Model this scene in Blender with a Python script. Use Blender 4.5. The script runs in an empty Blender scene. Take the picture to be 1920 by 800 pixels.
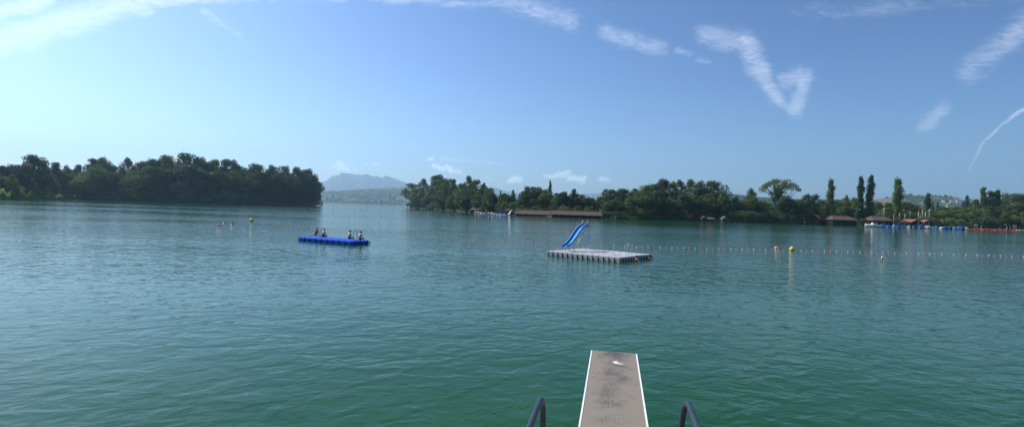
import bpy, math, random
import numpy as np
from mathutils import Vector, Matrix
R = math.radians
rnd = random.Random(7)
S = bpy.context.scene
COL = S.collection

# ------------------------------------------------------------------ camera
H = 4.3                      # eye height over the lake
F = 1000.0                   # focal length in pixels of a 1920 wide picture
ROLL = math.atan(0.0315)
PITCH = math.atan(11 / 1000)
cam_d = bpy.data.cameras.new('camera')
cam_d.sensor_width = 36
cam_d.lens = 36 * F / 1920
cam_d.clip_start = 0.1
cam_d.clip_end = 40000
cam = bpy.data.objects.new('camera', cam_d)
COL.objects.link(cam)
CM = Matrix.Translation((0, 0, H)) @ Matrix.Rotation(R(90) - PITCH, 4, 'X') @ Matrix.Rotation(ROLL, 4, 'Z')
cam.matrix_world = CM
S.camera = cam
C3 = CM.to_3x3()

def ray(px, py):
    return C3 @ Vector(((px - 960) / F, -(py - 400) / F, -1))
def P(px, py, Y):                     # point on that bearing at ground depth Y
    r = ray(px, py)
    return Vector((0, 0, H)) + r * (Y / r.y)
def G(px, py, z=0.0):                 # point on the level z
    r = ray(px, py)
    return Vector((0, 0, H)) + r * ((z - H) / r.z)
def yh(px): return 389 + 0.0315 * (px - 960)

# ------------------------------------------------------------------ light
SUN_AZ = -61      # degrees from the view direction, negative = to the left
SUN_EL = 46
S.view_settings.view_transform = 'Standard'
S.view_settings.look = 'None'
S.view_settings.gamma = 1
S.view_settings.exposure = 0.5
S.render.engine = 'CYCLES'
S.cycles.volume_bounces = 1
S.cycles.max_bounces = 8
S.cycles.transparent_max_bounces = 8

sun_d = bpy.data.lights.new('sun', 'SUN')
sun_d.energy = 4.2
sun_d.angle = R(0.53)
sun_d.color = (1, 0.95, 0.87)
sun = bpy.data.objects.new('sun', sun_d)
COL.objects.link(sun)
sdir = Vector((math.sin(R(SUN_AZ)) * math.cos(R(SUN_EL)), math.cos(R(SUN_AZ)) * math.cos(R(SUN_EL)), math.sin(R(SUN_EL))))
sun.rotation_euler = sdir.to_track_quat('Z', 'Y').to_euler()

W = bpy.data.worlds.new('World')
S.world = W
W.use_nodes = True
W.cycles.sampling_method = 'MANUAL'
W.cycles.sample_map_resolution = 512
nt = W.node_tree
N = nt.nodes; L = nt.links
N.clear()
def node(t, tree=None, **kw):
    n = (tree or nt).nodes.new(t)
    for k, v in kw.items(): setattr(n, k, v)
    return n
def math_n(op, a, b=None, c=None, tree=None, clamp=False):
    for v in (a, b, c):
        if hasattr(v, 'id_data'): tree = v.id_data
    tree = tree or nt
    n = tree.nodes.new('ShaderNodeMath'); n.operation = op; n.use_clamp = clamp
    for i, v in enumerate((a, b, c)):
        if v is None: continue
        if isinstance(v, (int, float)): n.inputs[i].default_value = v
        else: tree.links.new(v, n.inputs[i])
    return n.outputs[0]
def vec_n(op, a, b=None, s=None, tree=None):
    for v in (a, b, s):
        if hasattr(v, 'id_data') and not isinstance(v, Vector): tree = v.id_data
    tree = tree or nt
    n = tree.nodes.new('ShaderNodeVectorMath'); n.operation = op
    for i, v in enumerate((a, b)):
        if v is None: continue
        if isinstance(v, (tuple, Vector)): n.inputs[i].default_value = v
        else: tree.links.new(v, n.inputs[i])
    if s is not None:
        if isinstance(s, (int, float)): n.inputs['Scale'].default_value = s
        else: tree.links.new(s, n.inputs['Scale'])
    return n.outputs['Value'] if op in ('DOT_PRODUCT', 'LENGTH') else n.outputs[0]

sky = node('ShaderNodeTexSky'); sky.sky_type = 'NISHITA'
sky.sun_disc = False
sky.sun_elevation = R(SUN_EL)
sky.sun_rotation = R(SUN_AZ)
sky.altitude = 500
sky.air_density = 1.0
sky.dust_density = 1.7
sky.ozone_density = 4.0
tc = node('ShaderNodeTexCoord')
sep = node('ShaderNodeSeparateXYZ'); L.new(tc.outputs['Generated'], sep.inputs[0])
yy = math_n('MAXIMUM', sep.outputs[1], 0.12)
uu = math_n('DIVIDE', sep.outputs[0], yy)
vv = math_n('DIVIDE', sep.outputs[2], yy)
cmb = node('ShaderNodeCombineXYZ'); L.new(uu, cmb.inputs[0]); L.new(vv, cmb.inputs[1])
uv = cmb.outputs[0]
def noise(vec, scale, detail=4, rough=0.5, tree=None, dist=0.0):
    tree = tree or nt
    n = tree.nodes.new('ShaderNodeTexNoise')
    n.inputs['Scale'].default_value = scale; n.inputs['Detail'].default_value = detail
    n.inputs['Roughness'].default_value = rough; n.inputs['Distortion'].default_value = dist
    if vec is not None: tree.links.new(vec, n.inputs['Vector'])
    return n
def maprange(v, a, b, c, d, tree=None, smooth=False):
    tree = tree or nt
    n = tree.nodes.new('ShaderNodeMapRange')
    if smooth: n.interpolation_type = 'SMOOTHSTEP'
    tree.links.new(v, n.inputs[0])
    for i, x in enumerate((a, b, c, d)): n.inputs[i + 1].default_value = x
    return n.outputs[0]
def skyuv(px, py):
    r = ray(px, py)
    return Vector((r.x / r.y, r.z / r.y, 0))
def cloud_mask(segs, warp, wscale):
    wn = noise(uv, wscale, 4, 0.6)
    w2 = vec_n('SCALE', vec_n('SUBTRACT', wn.outputs['Color'], (0.5, 0.5, 0.5)), s=warp)
    w2 = vec_n('MULTIPLY', w2, (1, 1, 0))
    p = vec_n('ADD', uv, w2)
    acc = None
    for (x0, y0, x1, y1, r, st) in segs:
        a = skyuv(x0, y0); ba = skyuv(x1, y1) - a
        pa = vec_n('SUBTRACT', p, a)
        t = math_n('MULTIPLY', vec_n('DOT_PRODUCT', pa, ba), 1 / max(ba.length_squared, 1e-9), clamp=True)
        dd = vec_n('LENGTH', vec_n('SUBTRACT', pa, vec_n('SCALE', vec_n('ADD', ba, (0, 0, 0)), s=t)))
        m = maprange(dd, r / F, 0, 0, st, smooth=True)
        acc = m if acc is None else math_n('MAXIMUM', acc, m)
    return acc
cirrus = [(-60, 95, 60, 62, 34, 1.0), (60, 62, 170, 28, 34, 1.0), (170, 28, 270, 2, 30, 1.0), (270, 0, 480, -8, 15, .8),
          (-30, 38, 90, -6, 20, 1.0), (480, -8, 790, -2, 12, .5), (600, -60, 1100, -40, 50, .4), (800, 3, 960, 8, 13, .42),
          (960, 8, 1070, 38, 30, .5), (380, 20, 450, 66, 9, .42),
          (1140, 60, 1240, 92, 22, .5), (1270, 98, 1292, 104, 10, .45), (1310, 112, 1328, 116, 9, .45),
          (1325, 66, 1395, 84, 28, .58), (1395, 82, 1425, 140, 28, .68), (1420, 138, 1455, 180, 20, .62), (1450, 178, 1490, 208, 11, .62),
          (1470, 150, 1500, 142, 20, .55), (1508, 150, 1495, 200, 23, .66),
          (1925, 50, 1870, 90, 34, .5), (1865, 92, 1822, 135, 36, .48), (1764, 202, 1735, 238, 24, .5),
          (1500, 25, 1900, -10, 26, .3), (1930, 188, 1880, 228, 7, .85), (1880, 228, 1845, 272, 7, .8), (1845, 272, 1818, 325, 8, .62)]
cirrus = [(a, b, c, d, r * (1.5 if r > 8 else .8), s_) for a, b, c, d, r, s_ in cirrus]
cir = cloud_mask(cirrus, 0.035, 12)
st_map = node('ShaderNodeMapping'); L.new(uv, st_map.inputs[0])
st_map.inputs['Rotation'].default_value = (0, 0, R(28)); st_map.inputs['Scale'].default_value = (22, 85, 1)
n1 = noise(st_map.outputs[0], 1.0, 10, 0.72, dist=1.2)
patchy = noise(uv, 7, 3, 0.6).outputs[0]
cd = math_n('ADD', math_n('MULTIPLY', cir, 1.25), math_n('MULTIPLY', math_n('SUBTRACT', n1.outputs[0], 0.5), 2.6))
cd = math_n('ADD', cd, math_n('MULTIPLY', math_n('SUBTRACT', patchy, 0.5), 1.0))
cd = math_n('MULTIPLY', maprange(cd, 0.1, 1.7, 0, 1), maprange(cir, 0, .55, 0, 1, None, True))
cumulus = [(636, 304, 640, 310, 8, .8), (625, 309, 630, 311, 6, .65), (636, 316, 650, 317, 9, .75), (660, 312, 668, 318, 8, .4), (683, 306, 690, 306, 5, .6),
           (700, 305, 705, 308, 6, .65), (804, 298, 810, 296, 7, .9), (814, 311, 830, 315, 9, 1), (838, 313, 846, 319, 10, 1), (855, 321, 864, 322, 6, .7),
           (830, 298, 940, 308, 6, .4), (955, 337, 975, 335, 11, .75), (1022, 331, 1045, 331, 9, .6), (1045, 330, 1065, 324, 11, .8), (1068, 335, 1095, 336, 12, .8),
           (1128, 336, 1140, 337, 11, .6), (912, 333, 920, 338, 6, .35)]
cum = cloud_mask(cumulus, 0.016, 60)
n2 = noise(uv, 130, 6, 0.65)
cu = math_n('MULTIPLY', maprange(math_n('ADD', cum, math_n('MULTIPLY', math_n('SUBTRACT', n2.outputs[0], 0.5), 1.3)), 0.1, .8, 0, 1), maprange(cum, 0, .5, 0, 1))
dens = math_n('MAXIMUM', math_n('MULTIPLY', cd, 0.64), math_n('MULTIPLY', cu, 0.72))
front = maprange(sep.outputs[1], 0.14, 0.3, 0, 1)
dens = math_n('MULTIPLY', dens, front, clamp=True)
K = 6.3          # deepens the far side of the sky, keeps the glow round the sun
g0 = vec_n('SCALE', sky.outputs[0], s=1 / K)
gm = node('ShaderNodeGamma'); gm.inputs[1].default_value = 1.6; L.new(g0, gm.inputs[0])
hs = node('ShaderNodeHueSaturation'); hs.inputs['Saturation'].default_value = 1.0; hs.inputs['Value'].default_value = K * 1.10; L.new(gm.outputs[0], hs.inputs['Color'])
mixc = node('ShaderNodeMix', data_type='RGBA')
L.new(dens, mixc.inputs[0]); L.new(hs.outputs[0], mixc.inputs[6])
ccol = node('ShaderNodeMix', data_type='RGBA'); ccol.inputs[0].default_value = 0.62
L.new(hs.outputs[0], ccol.inputs[6]); ccol.inputs[7].default_value = (13.0, 13.2, 13.8, 1)
L.new(ccol.outputs[2], mixc.inputs[7])
bg = node('ShaderNodeBackground'); bg.inputs[1].default_value = 0.095
L.new(mixc.outputs[2], bg.inputs[0])
wo = node('ShaderNodeOutputWorld'); L.new(bg.outputs[0], wo.inputs[0])

# ------------------------------------------------------------------ helpers
def tag(o, label=None, cat=None, group=None, kind=None):
    if label: o['label'] = label
    if cat: o['category'] = cat
    if group: o['group'] = group
    if kind: o['kind'] = kind
    return o
def empty(name, loc, label=None, cat=None, group=None, rz=0.0):
    o = bpy.data.objects.new(name, None); COL.objects.link(o)
    o.empty_display_size = 0.3
    o.location = loc; o.rotation_euler = (0, 0, rz)
    return tag(o, label, cat, group)
class MB:
    def __init__(s): s.v = []; s.f = []; s.m = []; s.sm = []
    def add(s, vs, fs, m=0, smooth=False):
        b = len(s.v); s.v += [tuple(v) for v in vs]
        for f in fs: s.f.append(tuple(i + b for i in f)); s.m.append(m); s.sm.append(smooth)
        return s
    def box(s, c, d, m=0, rz=0, bev=0.0):
        cx, cy, cz = c; hx, hy, hz = d[0] / 2, d[1] / 2, d[2] / 2
        M = Matrix.Rotation(rz, 3, 'Z')
        if bev <= 0:
            vs = [Vector((x * hx, y * hy, z * hz)) for z in (-1, 1) for x, y in ((-1, -1), (1, -1), (1, 1), (-1, 1))]
            fs = [(0, 3, 2, 1), (4, 5, 6, 7), (0, 1, 5, 4), (1, 2, 6, 5), (2, 3, 7, 6), (3, 0, 4, 7)]
        else:
            b = bev; rings = []
            vs = []
            for z, i in ((-hz, b), (-hz + b, 0), (hz - b, 0), (hz, b)):
                x, y = hx - i, hy - i
                vs += [Vector(p + (z,)) for p in ((-x + b, -y), (x - b, -y), (x, -y + b), (x, y - b), (x - b, y), (-x + b, y), (-x, y - b), (-x, -y + b))]
            fs = [tuple(reversed(range(8))), tuple(range(24, 32))]
            for k in range(3):
                for j in range(8):
                    a = k * 8 + j; c2 = k * 8 + (j + 1) % 8
                    fs.append((a, c2, c2 + 8, a + 8))
        return s.add([M @ v + Vector(c) for v in vs], fs, m)
    def tube(s, pts, r, n=8, m=0, caps=True):
        pts = [Vector(p) for p in pts]
        if not isinstance(r, (list, tuple)): r = [r] * len(pts)
        vs = []; fs = []
        prev = None
        for i, p in enumerate(pts):
            t = (pts[min(i + 1, len(pts) - 1)] - pts[max(i - 1, 0)]).normalized()
            if prev is None:
                a = t.orthogonal().normalized()
            else:
                a = (prev - t * prev.dot(t)).normalized()
            prev = a; b = t.cross(a)
            for k in range(n):
                an = 2 * math.pi * k / n
                vs.append(p + (a * math.cos(an) + b * math.sin(an)) * r[i])
        for i in range(len(pts) - 1):
            for k in range(n):
                q = i * n + k; w = i * n + (k + 1) % n
                fs.append((q, w, w + n, q + n))
        if caps:
            fs.append(tuple(reversed(range(n)))); fs.append(tuple(range(len(vs) - n, len(vs))))
        return s.add(vs, fs, m, True)
    def lathe(s, prof, c=(0, 0, 0), n=16, m=0, ax=None):
        vs = []; fs = []
        Q = Matrix.Identity(3) if ax is None else Vector(ax).to_track_quat('Z', 'Y').to_matrix()
        for r, z in prof:
            for k in range(n):
                a = 2 * math.pi * k / n
                vs.append(Q @ Vector((r * math.cos(a), r * math.sin(a), z)) + Vector(c))
        for i in range(len(prof) - 1):
            for k in range(n):
                q = i * n + k; w = i * n + (k + 1) % n
                fs.append((q, w, w + n, q + n))
        fs.append(tuple(reversed(range(n)))); fs.append(tuple(range(len(vs) - n, len(vs))))
        return s.add(vs, fs, m, True)
    def ball(s, c, r, m=0, n=12):
        if not isinstance(r, (tuple, list)): r = (r, r, r)
        vs = []; fs = []; k2 = n // 2
        for i in range(1, k2):
            th = math.pi * i / k2
            for k in range(n):
                a = 2 * math.pi * k / n
                vs.append((c[0] + r[0] * math.sin(th) * math.cos(a), c[1] + r[1] * math.sin(th) * math.sin(a), c[2] - r[2] * math.cos(th)))
        for i in range(k2 - 2):
            for k in range(n):
                q = i * n + k; w = i * n + (k + 1) % n
                fs.append((q, w, w + n, q + n))
        b = len(vs); vs += [(c[0], c[1], c[2] - r[2]), (c[0], c[1], c[2] + r[2])]
        for k in range(n):
            fs.append((b, (k + 1) % n, k)); fs.append((b + 1, b - n + k, b - n + (k + 1) % n))
        return s.add(vs, fs, m, True)
    def mesh(s, name, mats):
        me = bpy.data.meshes.new(name)
        me.from_pydata(s.v, [], s.f)
        for mt in mats: me.materials.append(mt)
        me.polygons.foreach_set('material_index', s.m)
        me.polygons.foreach_set('use_smooth', s.sm)
        me.update()
        return me
    def build(s, name, mats, parent=None, loc=None):
        if not isinstance(mats, (list, tuple)): mats = [mats]
        return link(name, s.mesh(name, mats), parent, loc)
def link(name, me, parent=None, loc=None):
    o = bpy.data.objects.new(name, me); COL.objects.link(o)
    if parent is not None: o.parent = parent
    if loc is not None: o.location = loc
    return o
def copy_tree(o, parent=None):
    c = o.copy(); COL.objects.link(c); c.parent = parent
    if parent is not None: c.matrix_parent_inverse = o.matrix_parent_inverse.copy()
    for ch in list(o.children): copy_tree(ch, c)
    return c

def mat(name, col, rough=0.6, metal=0.0, var=0.0, vscale=3.0, bump=0.0, bscale=30, spec=0.5, col2=None):
    m = bpy.data.materials.new(name); m.use_nodes = True
    t = m.node_tree; b = t.nodes['Principled BSDF']
    b.inputs['Base Color'].default_value = (*col, 1); b.inputs['Roughness'].default_value = rough
    b.inputs['Metallic'].default_value = metal; b.inputs['Specular IOR Level'].default_value = spec
    c = t.nodes.new('ShaderNodeTexCoord')
    if var or col2:
        n = noise(c.outputs['Object'], vscale, 6, 0.6, t)
        r = t.nodes.new('ShaderNodeMix'); r.data_type = 'RGBA'
        t.links.new(maprange(n.outputs[0], .3, .7, 0, 1, t), r.inputs[0])
        if col2 is None:
            r.inputs[6].default_value = (*[x * (1 - var) for x in col], 1); r.inputs[7].default_value = (*[min(1, x * (1 + var)) for x in col], 1)
        else:
            r.inputs[6].default_value = (*col, 1); r.inputs[7].default_value = (*col2, 1)
        t.links.new(r.outputs[2], b.inputs['Base Color'])
    if bump:
        n = noise(c.outputs['Object'], bscale, 4, 0.6, t)
        bp = t.nodes.new('ShaderNodeBump'); bp.inputs['Strength'].default_value = bump; bp.inputs['Distance'].default_value = 0.02
        t.links.new(n.outputs[0], bp.inputs['Height']); t.links.new(bp.outputs[0], b.inputs['Normal'])
    return m

# ------------------------------------------------------------------ water
def water_mat():
    m = bpy.data.materials.new('lake_water'); m.use_nodes = True
    t = m.node_tree; b = t.nodes['Principled BSDF']
    g = t.nodes.new('ShaderNodeNewGeometry')
    pos = g.outputs['Position']
    def mapped(sx, sy, rz=0):
        mp = t.nodes.new('ShaderNodeMapping'); mp.vector_type = 'TEXTURE'
        t.links.new(pos, mp.inputs[0])
        mp.inputs['Scale'].default_value = (sx, sy, 1); mp.inputs['Rotation'].default_value = (0, 0, R(rz))
        return mp.outputs[0]
    # wind patches: calm and ruffled water
    patch = noise(mapped(150, 45, 4), 1.0, 3, 0.5, t).outputs[0]
    patch = maprange(patch, 0.38, 0.62, 0.45, 1.25, t, True)
    a = noise(mapped(0.95, 0.68, 22), 1.0, 2, 0.5, t, 0.5).outputs[0]
    bb = noise(mapped(0.36, 0.28, -24), 1.0, 2, 0.5, t, 0.3).outputs[0]
    c = noise(mapped(2.7, 1.9, -18), 1.0, 2, 0.5, t, 0.4).outputs[0]
    hgt = math_n('ADD', math_n('MULTIPLY', a, 0.088), math_n('MULTIPLY', bb, 0.024), tree=t)
    hgt = math_n('ADD', hgt, math_n('MULTIPLY', c, 0.095), tree=t)
    hgt = math_n('MULTIPLY', hgt, patch, tree=t)
    bp = t.nodes.new('ShaderNodeBump'); bp.inputs['Strength'].default_value = 1.0; bp.inputs['Distance'].default_value = 1.0
    t.links.new(hgt, bp.inputs['Height']); t.links.new(bp.outputs[0], b.inputs['Normal'])
    mud = noise(mapped(9, 6), 1.0, 4, 0.6, t).outputs[0]
    mx = t.nodes.new('ShaderNodeMix'); mx.data_type = 'RGBA'
    t.links.new(maprange(mud, .35, .7, 0, 1, t), mx.inputs[0])
    mx.inputs[6].default_value = (0.006, 0.055, 0.013, 1); mx.inputs[7].default_value = (0.011, 0.070, 0.017, 1)
    t.links.new(mx.outputs[2], b.inputs['Base Color'])
    b.inputs['Roughness'].default_value = 0.05
    b.inputs['IOR'].default_value = 1.333
    b.inputs['Specular IOR Level'].default_value = 0.36
    b.inputs['Specular Tint'].default_value = (0.72, 1.0, 0.68, 1)
    return m
wm = MB()
xs = [-13500, -3000, -600, -100, 0, 100, 600, 3000, 13500]; ys = [-1500, -300, -50, 0, 50, 300, 1500, 5000, 11000]
wm.add([(x, y, 0) for y in ys for x in xs], [(j * 9 + i, j * 9 + i + 1, j * 9 + i + 10, j * 9 + i + 9) for j in range(8) for i in range(8)])
tag(wm.build('water', water_mat()), kind='structure')

# ------------------------------------------------------------------ land
def pnoise(x, y, seed=0):
    return (math.sin(x * 1.7 + seed) * math.cos(y * 1.3 + seed * 2.1) + 0.5 * math.sin(x * 3.9 + y * 2.7 + seed * 3) + 0.25 * math.sin(x * 8.3 - y * 6.1 + seed)) / 1.75
def ground_mat():
    m = bpy.data.materials.new('shore_ground'); m.use_nodes = True
    t = m.node_tree; b = t.nodes['Principled BSDF']; b.inputs['Roughness'].default_value = 0.95
    g = t.nodes.new('ShaderNodeNewGeometry')
    n = noise(g.outputs['Position'], 0.25, 6, 0.65, t)
    r = t.nodes.new('ShaderNodeValToRGB'); t.links.new(n.outputs[0], r.inputs[0])
    e = r.color_ramp.elements
    e[0].position = .3; e[0].color = (0.035, 0.055, 0.018, 1); e[1].position = .7; e[1].color = (0.09, 0.13, 0.035, 1)
    sp = t.nodes.new('ShaderNodeSeparateXYZ'); t.links.new(g.outputs['Position'], sp.inputs[0])
    mx = t.nodes.new('ShaderNodeMix'); mx.data_type = 'RGBA'
    t.links.new(maprange(sp.outputs[2], 0.05, 0.3, 0, 1, t), mx.inputs[0])
    mx.inputs[6].default_value = (0.05, 0.042, 0.028, 1); t.links.new(r.outputs[0], mx.inputs[7])
    t.links.new(mx.outputs[2], b.inputs['Base Color'])
    return m
MGROUND = ground_mat()
SHORE_L = [(-260, 330), (-120, 300), (0, 290), (60, 330), (110, 385), (150, 405), (230, 400), (300, 398), (400, 420), (500, 455), (560, 490), (603, 515)]
SHORE_R = [(766, 600), (800, 565), (850, 440), (885, 365), (940, 300), (1000, 296), (1060, 284), (1130, 286), (1200, 290), (1300, 306), (1360, 306),
           (1430, 318), (1500, 322), (1560, 318), (1620, 303), (1700, 306), (1800, 310), (1880, 318), (1960, 322), (2200, 330)]
def interp(tab, x):
    if x <= tab[0][0]: return tab[0][1]
    for (a, b), (c, d) in zip(tab, tab[1:]):
        if x <= c: return b + (d - b) * (x - a) / (c - a)
    return tab[-1][1]
def land(tab, step, back):
    mb = MB(); offs = [-3, 0, 2, 6, 20, 50, 100, 200] if back < 400 else [-3, 0, 2, 6, 20, 60, 150, 350, 700, 1100]
    offs = [o for o in offs if o <= back]
    pxs = list(np.arange(tab[0][0], tab[-1][0] + .1, step))
    n = len(offs)
    for i, x in enumerate(pxs):
        Y = interp(tab, x) + 2.0 * pnoise(x * .13, 0, 3)
        for j, o in enumerate(offs):
            z = [-0.35, 0.02, .35, .6, .8, 1.0, 1.1, 1.2, 1.2, 1.2][j]
            if j > 1: z += .15 * pnoise(x * .3, o * .1, 5)
            k = 1.0
            p = P(x, yh(x), Y + o)
            mb.v.append((p.x, p.y, z))
    for i in range(len(pxs) - 1):
        for j in range(n - 1):
            a = i * n + j; mb.f.append((a, a + n, a + n + 1, a + 1)); mb.m.append(0); mb.sm.append(True)
    return mb
o = land(SHORE_L, 12, 120).build('ground', MGROUND); tag(o, kind='structure')
# the two tips are closed by a small rounded bank
o = land(SHORE_R, 12, 1100).build('ground', MGROUND); tag(o, kind='structure')

# ---- far relief
def hill_mat(name, cols, scale, forest, fscale):
    m = bpy.data.materials.new(name); m.use_nodes = True
    t = m.node_tree; b = t.nodes['Principled BSDF']; b.inputs['Roughness'].default_value = 1.0; b.inputs['Specular IOR Level'].default_value = 0.1
    g = t.nodes.new('ShaderNodeNewGeometry')
    mp = t.nodes.new('ShaderNodeMapping'); mp.vector_type = 'TEXTURE'; t.links.new(g.outputs['Position'], mp.inputs[0])
    mp.inputs['Scale'].default_value = (scale, scale * 1.3, scale)
    v = t.nodes.new('ShaderNodeTexVoronoi'); v.inputs['Scale'].default_value = 1.0; t.links.new(mp.outputs[0], v.inputs['Vector'])
    sp = t.nodes.new('ShaderNodeSeparateColor'); t.links.new(v.outputs['Color'], sp.inputs[0])
    r = t.nodes.new('ShaderNodeValToRGB'); r.color_ramp.interpolation = 'CONSTANT'; t.links.new(sp.outputs[0], r.inputs[0])
    e = r.color_ramp.elements
    while len(e) < len(cols): e.new(0.5)
    for i, c in enumerate(cols): e[i].position = i / len(cols); e[i].color = (*c, 1)
    n = noise(g.outputs['Position'], 1 / fscale, 6, 0.6, t)
    mx = t.nodes.new('ShaderNodeMix'); mx.data_type = 'RGBA'
    t.links.new(maprange(n.outputs[0], forest, forest + .03, 0, 1, t), mx.inputs[0])
    t.links.new(r.outputs[0], mx.inputs[6]); mx.inputs[7].default_value = (0.02, 0.035, 0.015, 1)
    t.links.new(mx.outputs[2], b.inputs['Base Color'])
    return m
def ridge(name, sky_pts, Y0, Y1, material, rough=0.05, rows=18, power=1.0, base=-1.0, seed=1, step=3, back=600, freq=1.0):
    mb = MB()
    xs = np.arange(sky_pts[0][0], sky_pts[-1][0] + .1, step); n = rows + 2
    for x in xs:
        y = interp(sky_pts, x)
        if name == 'mountain': y += .9 * pnoise(x * .45, 1.7, 3) + .5 * pnoise(x * 1.3, .4, 8)
        top = P(x, y, Y1).z
        for j in range(rows + 1):
            s = j / rows
            Y = Y0 + (Y1 - Y0) * s
            p = P(x, yh(x), Y)
            z = base + (top - base) * (s ** power)
            z += (top - base) * rough * pnoise(x * .07 * freq, s * 7 * freq, seed) * math.sin(math.pi * min(1, s)) * 1.6
            z += (top - base) * rough * .35 * pnoise(x * .31 * freq, s * 19 * freq, seed + 2) * math.sin(math.pi * min(1, s))
            mb.v.append((p.x, p.y, z))
        p = P(x, yh(x), Y1 + back); mb.v.append((p.x, p.y, base))
    for i in range(len(xs) - 1):
        for j in range(n - 1):
            a = i * n + j; mb.f.append((a, a + n, a + n + 1, a + 1)); mb.m.append(0); mb.sm.append(True)
    return tag(mb.build(name, material), kind='structure')
FIELD = [(0.06, 0.09, 0.035), (0.04, 0.065, 0.025), (0.08, 0.105, 0.045), (0.15, 0.135, 0.08), (0.05, 0.08, 0.03), (0.11, 0.125, 0.06)]
rock = mat('mountain_rock', (0.035, 0.05, 0.05), 1.0, var=.0, col2=(0.055, 0.07, 0.07), vscale=0.0025)
ridge('mountain', [(380, 352), (560, 350), (603, 341), (612, 338), (620, 331), (628, 328.4), (634, 328), (638, 323.8), (648, 325), (655, 325.3), (664, 327), (672, 327.3), (680, 327.6), (685, 325.4),
                   (691, 327.8), (697, 330.4), (706, 329.6), (714, 333.2), (718, 331.6), (722, 329), (735, 333), (748, 338), (765, 344), (800, 348), (860, 351), (893, 352), (903, 347.2), (910, 349.5),
                   (915, 351), (925, 352), (932, 353), (938, 356), (945, 358), (960, 360), (975, 362.5), (1040, 366), (1075, 364.5), (1085, 364), (1096, 362.5), (1106, 363.2), (1118, 362.6), (1128, 361), (1133, 364),
                   (1140, 367), (1300, 372)], 7000, 9600, rock, 0.03, 30, 1.0, seed=4, step=1, back=900, freq=2.5)
ridge('hills', [(360, 356), (590, 359), (603, 359), (612, 358), (621, 357), (632, 358), (640, 357.2), (652, 357), (662, 355.6), (676, 354.8), (690, 353.6), (702, 354), (715, 352.8), (726, 352.2), (735, 350.8),
                (740, 350.2), (746, 351), (757, 350.3), (770, 352), (820, 356), (900, 364), (960, 369), (1060, 375), (1180, 378), (1300, 380)], 3000, 4300,
      hill_mat('far_fields', FIELD, 150, 0.44, 260), 0.07, 22, 0.8, seed=2, step=3, back=700)
ridge('hills', [(-400, 309), (-100, 311), (12, 312), (40, 316), (300, 325), (560, 350)], 1500, 2100, hill_mat('left_hill_woods', [(.02, .035, .015)] * 2, 90, 0.1, 100), 0.06, 12, .7, seed=7, step=8)
ridge('hills', [(1180, 382), (1300, 372), (1365, 363.5), (1380, 364), (1400, 366.5), (1420, 369), (1500, 373), (1560, 373), (1640, 378), (1700, 384), (1760, 392)], 1900, 2600,
      hill_mat('wooded_hill', [(.02, .035, .015), (.03, .045, .02)], 90, 0.25, 160), 0.05, 14, .7, seed=9, step=4)
ridge('hills', [(1560, 384), (1600, 380), (1643, 373), (1660, 371), (1680, 369), (1696, 367), (1712, 366.5), (1730, 366.5), (1750, 367.5), (1780, 369), (1795, 372), (1806, 376), (1830, 380), (1900, 384), (2000, 386), (2200, 390)],
      1500, 2050, hill_mat('field_hill', FIELD, 120, 0.53, 170), 0.05, 18, .75, seed=11, step=3)

# ------------------------------------------------------------------ haze
hz = MB(); hz.box((0, 4800, 505), (28000, 13400, 1015))
hm = bpy.data.materials.new('haze_air'); hm.use_nodes = True
t = hm.node_tree; t.nodes.clear()
pv = t.nodes.new('ShaderNodeVolumePrincipled'); pv.inputs['Color'].default_value = (0.48, 0.74, 1.0, 1); pv.inputs['Density'].default_value = 1.05e-4
pv.inputs['Anisotropy'].default_value = 0.35
mo = t.nodes.new('ShaderNodeOutputMaterial'); t.links.new(pv.outputs[0], mo.inputs['Volume'])
tag(hz.build('haze', hm), kind='stuff')

# ------------------------------------------------------------------ trees
def leaf_mat(name, ca, cb, trans=0.35):
    m = bpy.data.materials.new(name); m.use_nodes = True
    t = m.node_tree; t.nodes.remove(t.nodes['Principled BSDF'])
    oi = t.nodes.new('ShaderNodeObjectInfo'); g = t.nodes.new('ShaderNodeNewGeometry')
    n = noise(g.outputs['Position'], 0.16, 3, 0.6, t)
    f = math_n('ADD', math_n('MULTIPLY', n.outputs[0], 0.9, tree=t), math_n('MULTIPLY', math_n('SUBTRACT', oi.outputs['Random'], 0.5, tree=t), 0.5, tree=t), tree=t)
    f = math_n('ADD', f, math_n('MULTIPLY', math_n('SUBTRACT', g.outputs['Random Per Island'], 0.5, tree=t), 0.5, tree=t), tree=t)
    mx = t.nodes.new('ShaderNodeMix'); mx.data_type = 'RGBA'; t.links.new(maprange(f, .1, .85, 0, 1, t), mx.inputs[0])
    mx.inputs[6].default_value = (*ca, 1); mx.inputs[7].default_value = (*cb, 1)
    d = t.nodes.new('ShaderNodeBsdfDiffuse'); tr = t.nodes.new('ShaderNodeBsdfTranslucent')
    gl = t.nodes.new('ShaderNodeBsdfGlossy'); gl.inputs['Roughness'].default_value = .45; gl.inputs['Color'].default_value = (.5, .5, .5, 1)
    t.links.new(mx.outputs[2], d.inputs[0]); t.links.new(mx.outputs[2], tr.inputs[0])
    ms = t.nodes.new('ShaderNodeMixShader'); ms.inputs[0].default_value = trans
    t.links.new(d.outputs[0], ms.inputs[1]); t.links.new(tr.outputs[0], ms.inputs[2])
    m2 = t.nodes.new('ShaderNodeMixShader'); m2.inputs[0].default_value = 0.04
    t.links.new(ms.outputs[0], m2.inputs[1]); t.links.new(gl.outputs[0], m2.inputs[2])
    t.links.new(m2.outputs[0], t.nodes['Material Output'].inputs['Surface'])
    return m
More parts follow.
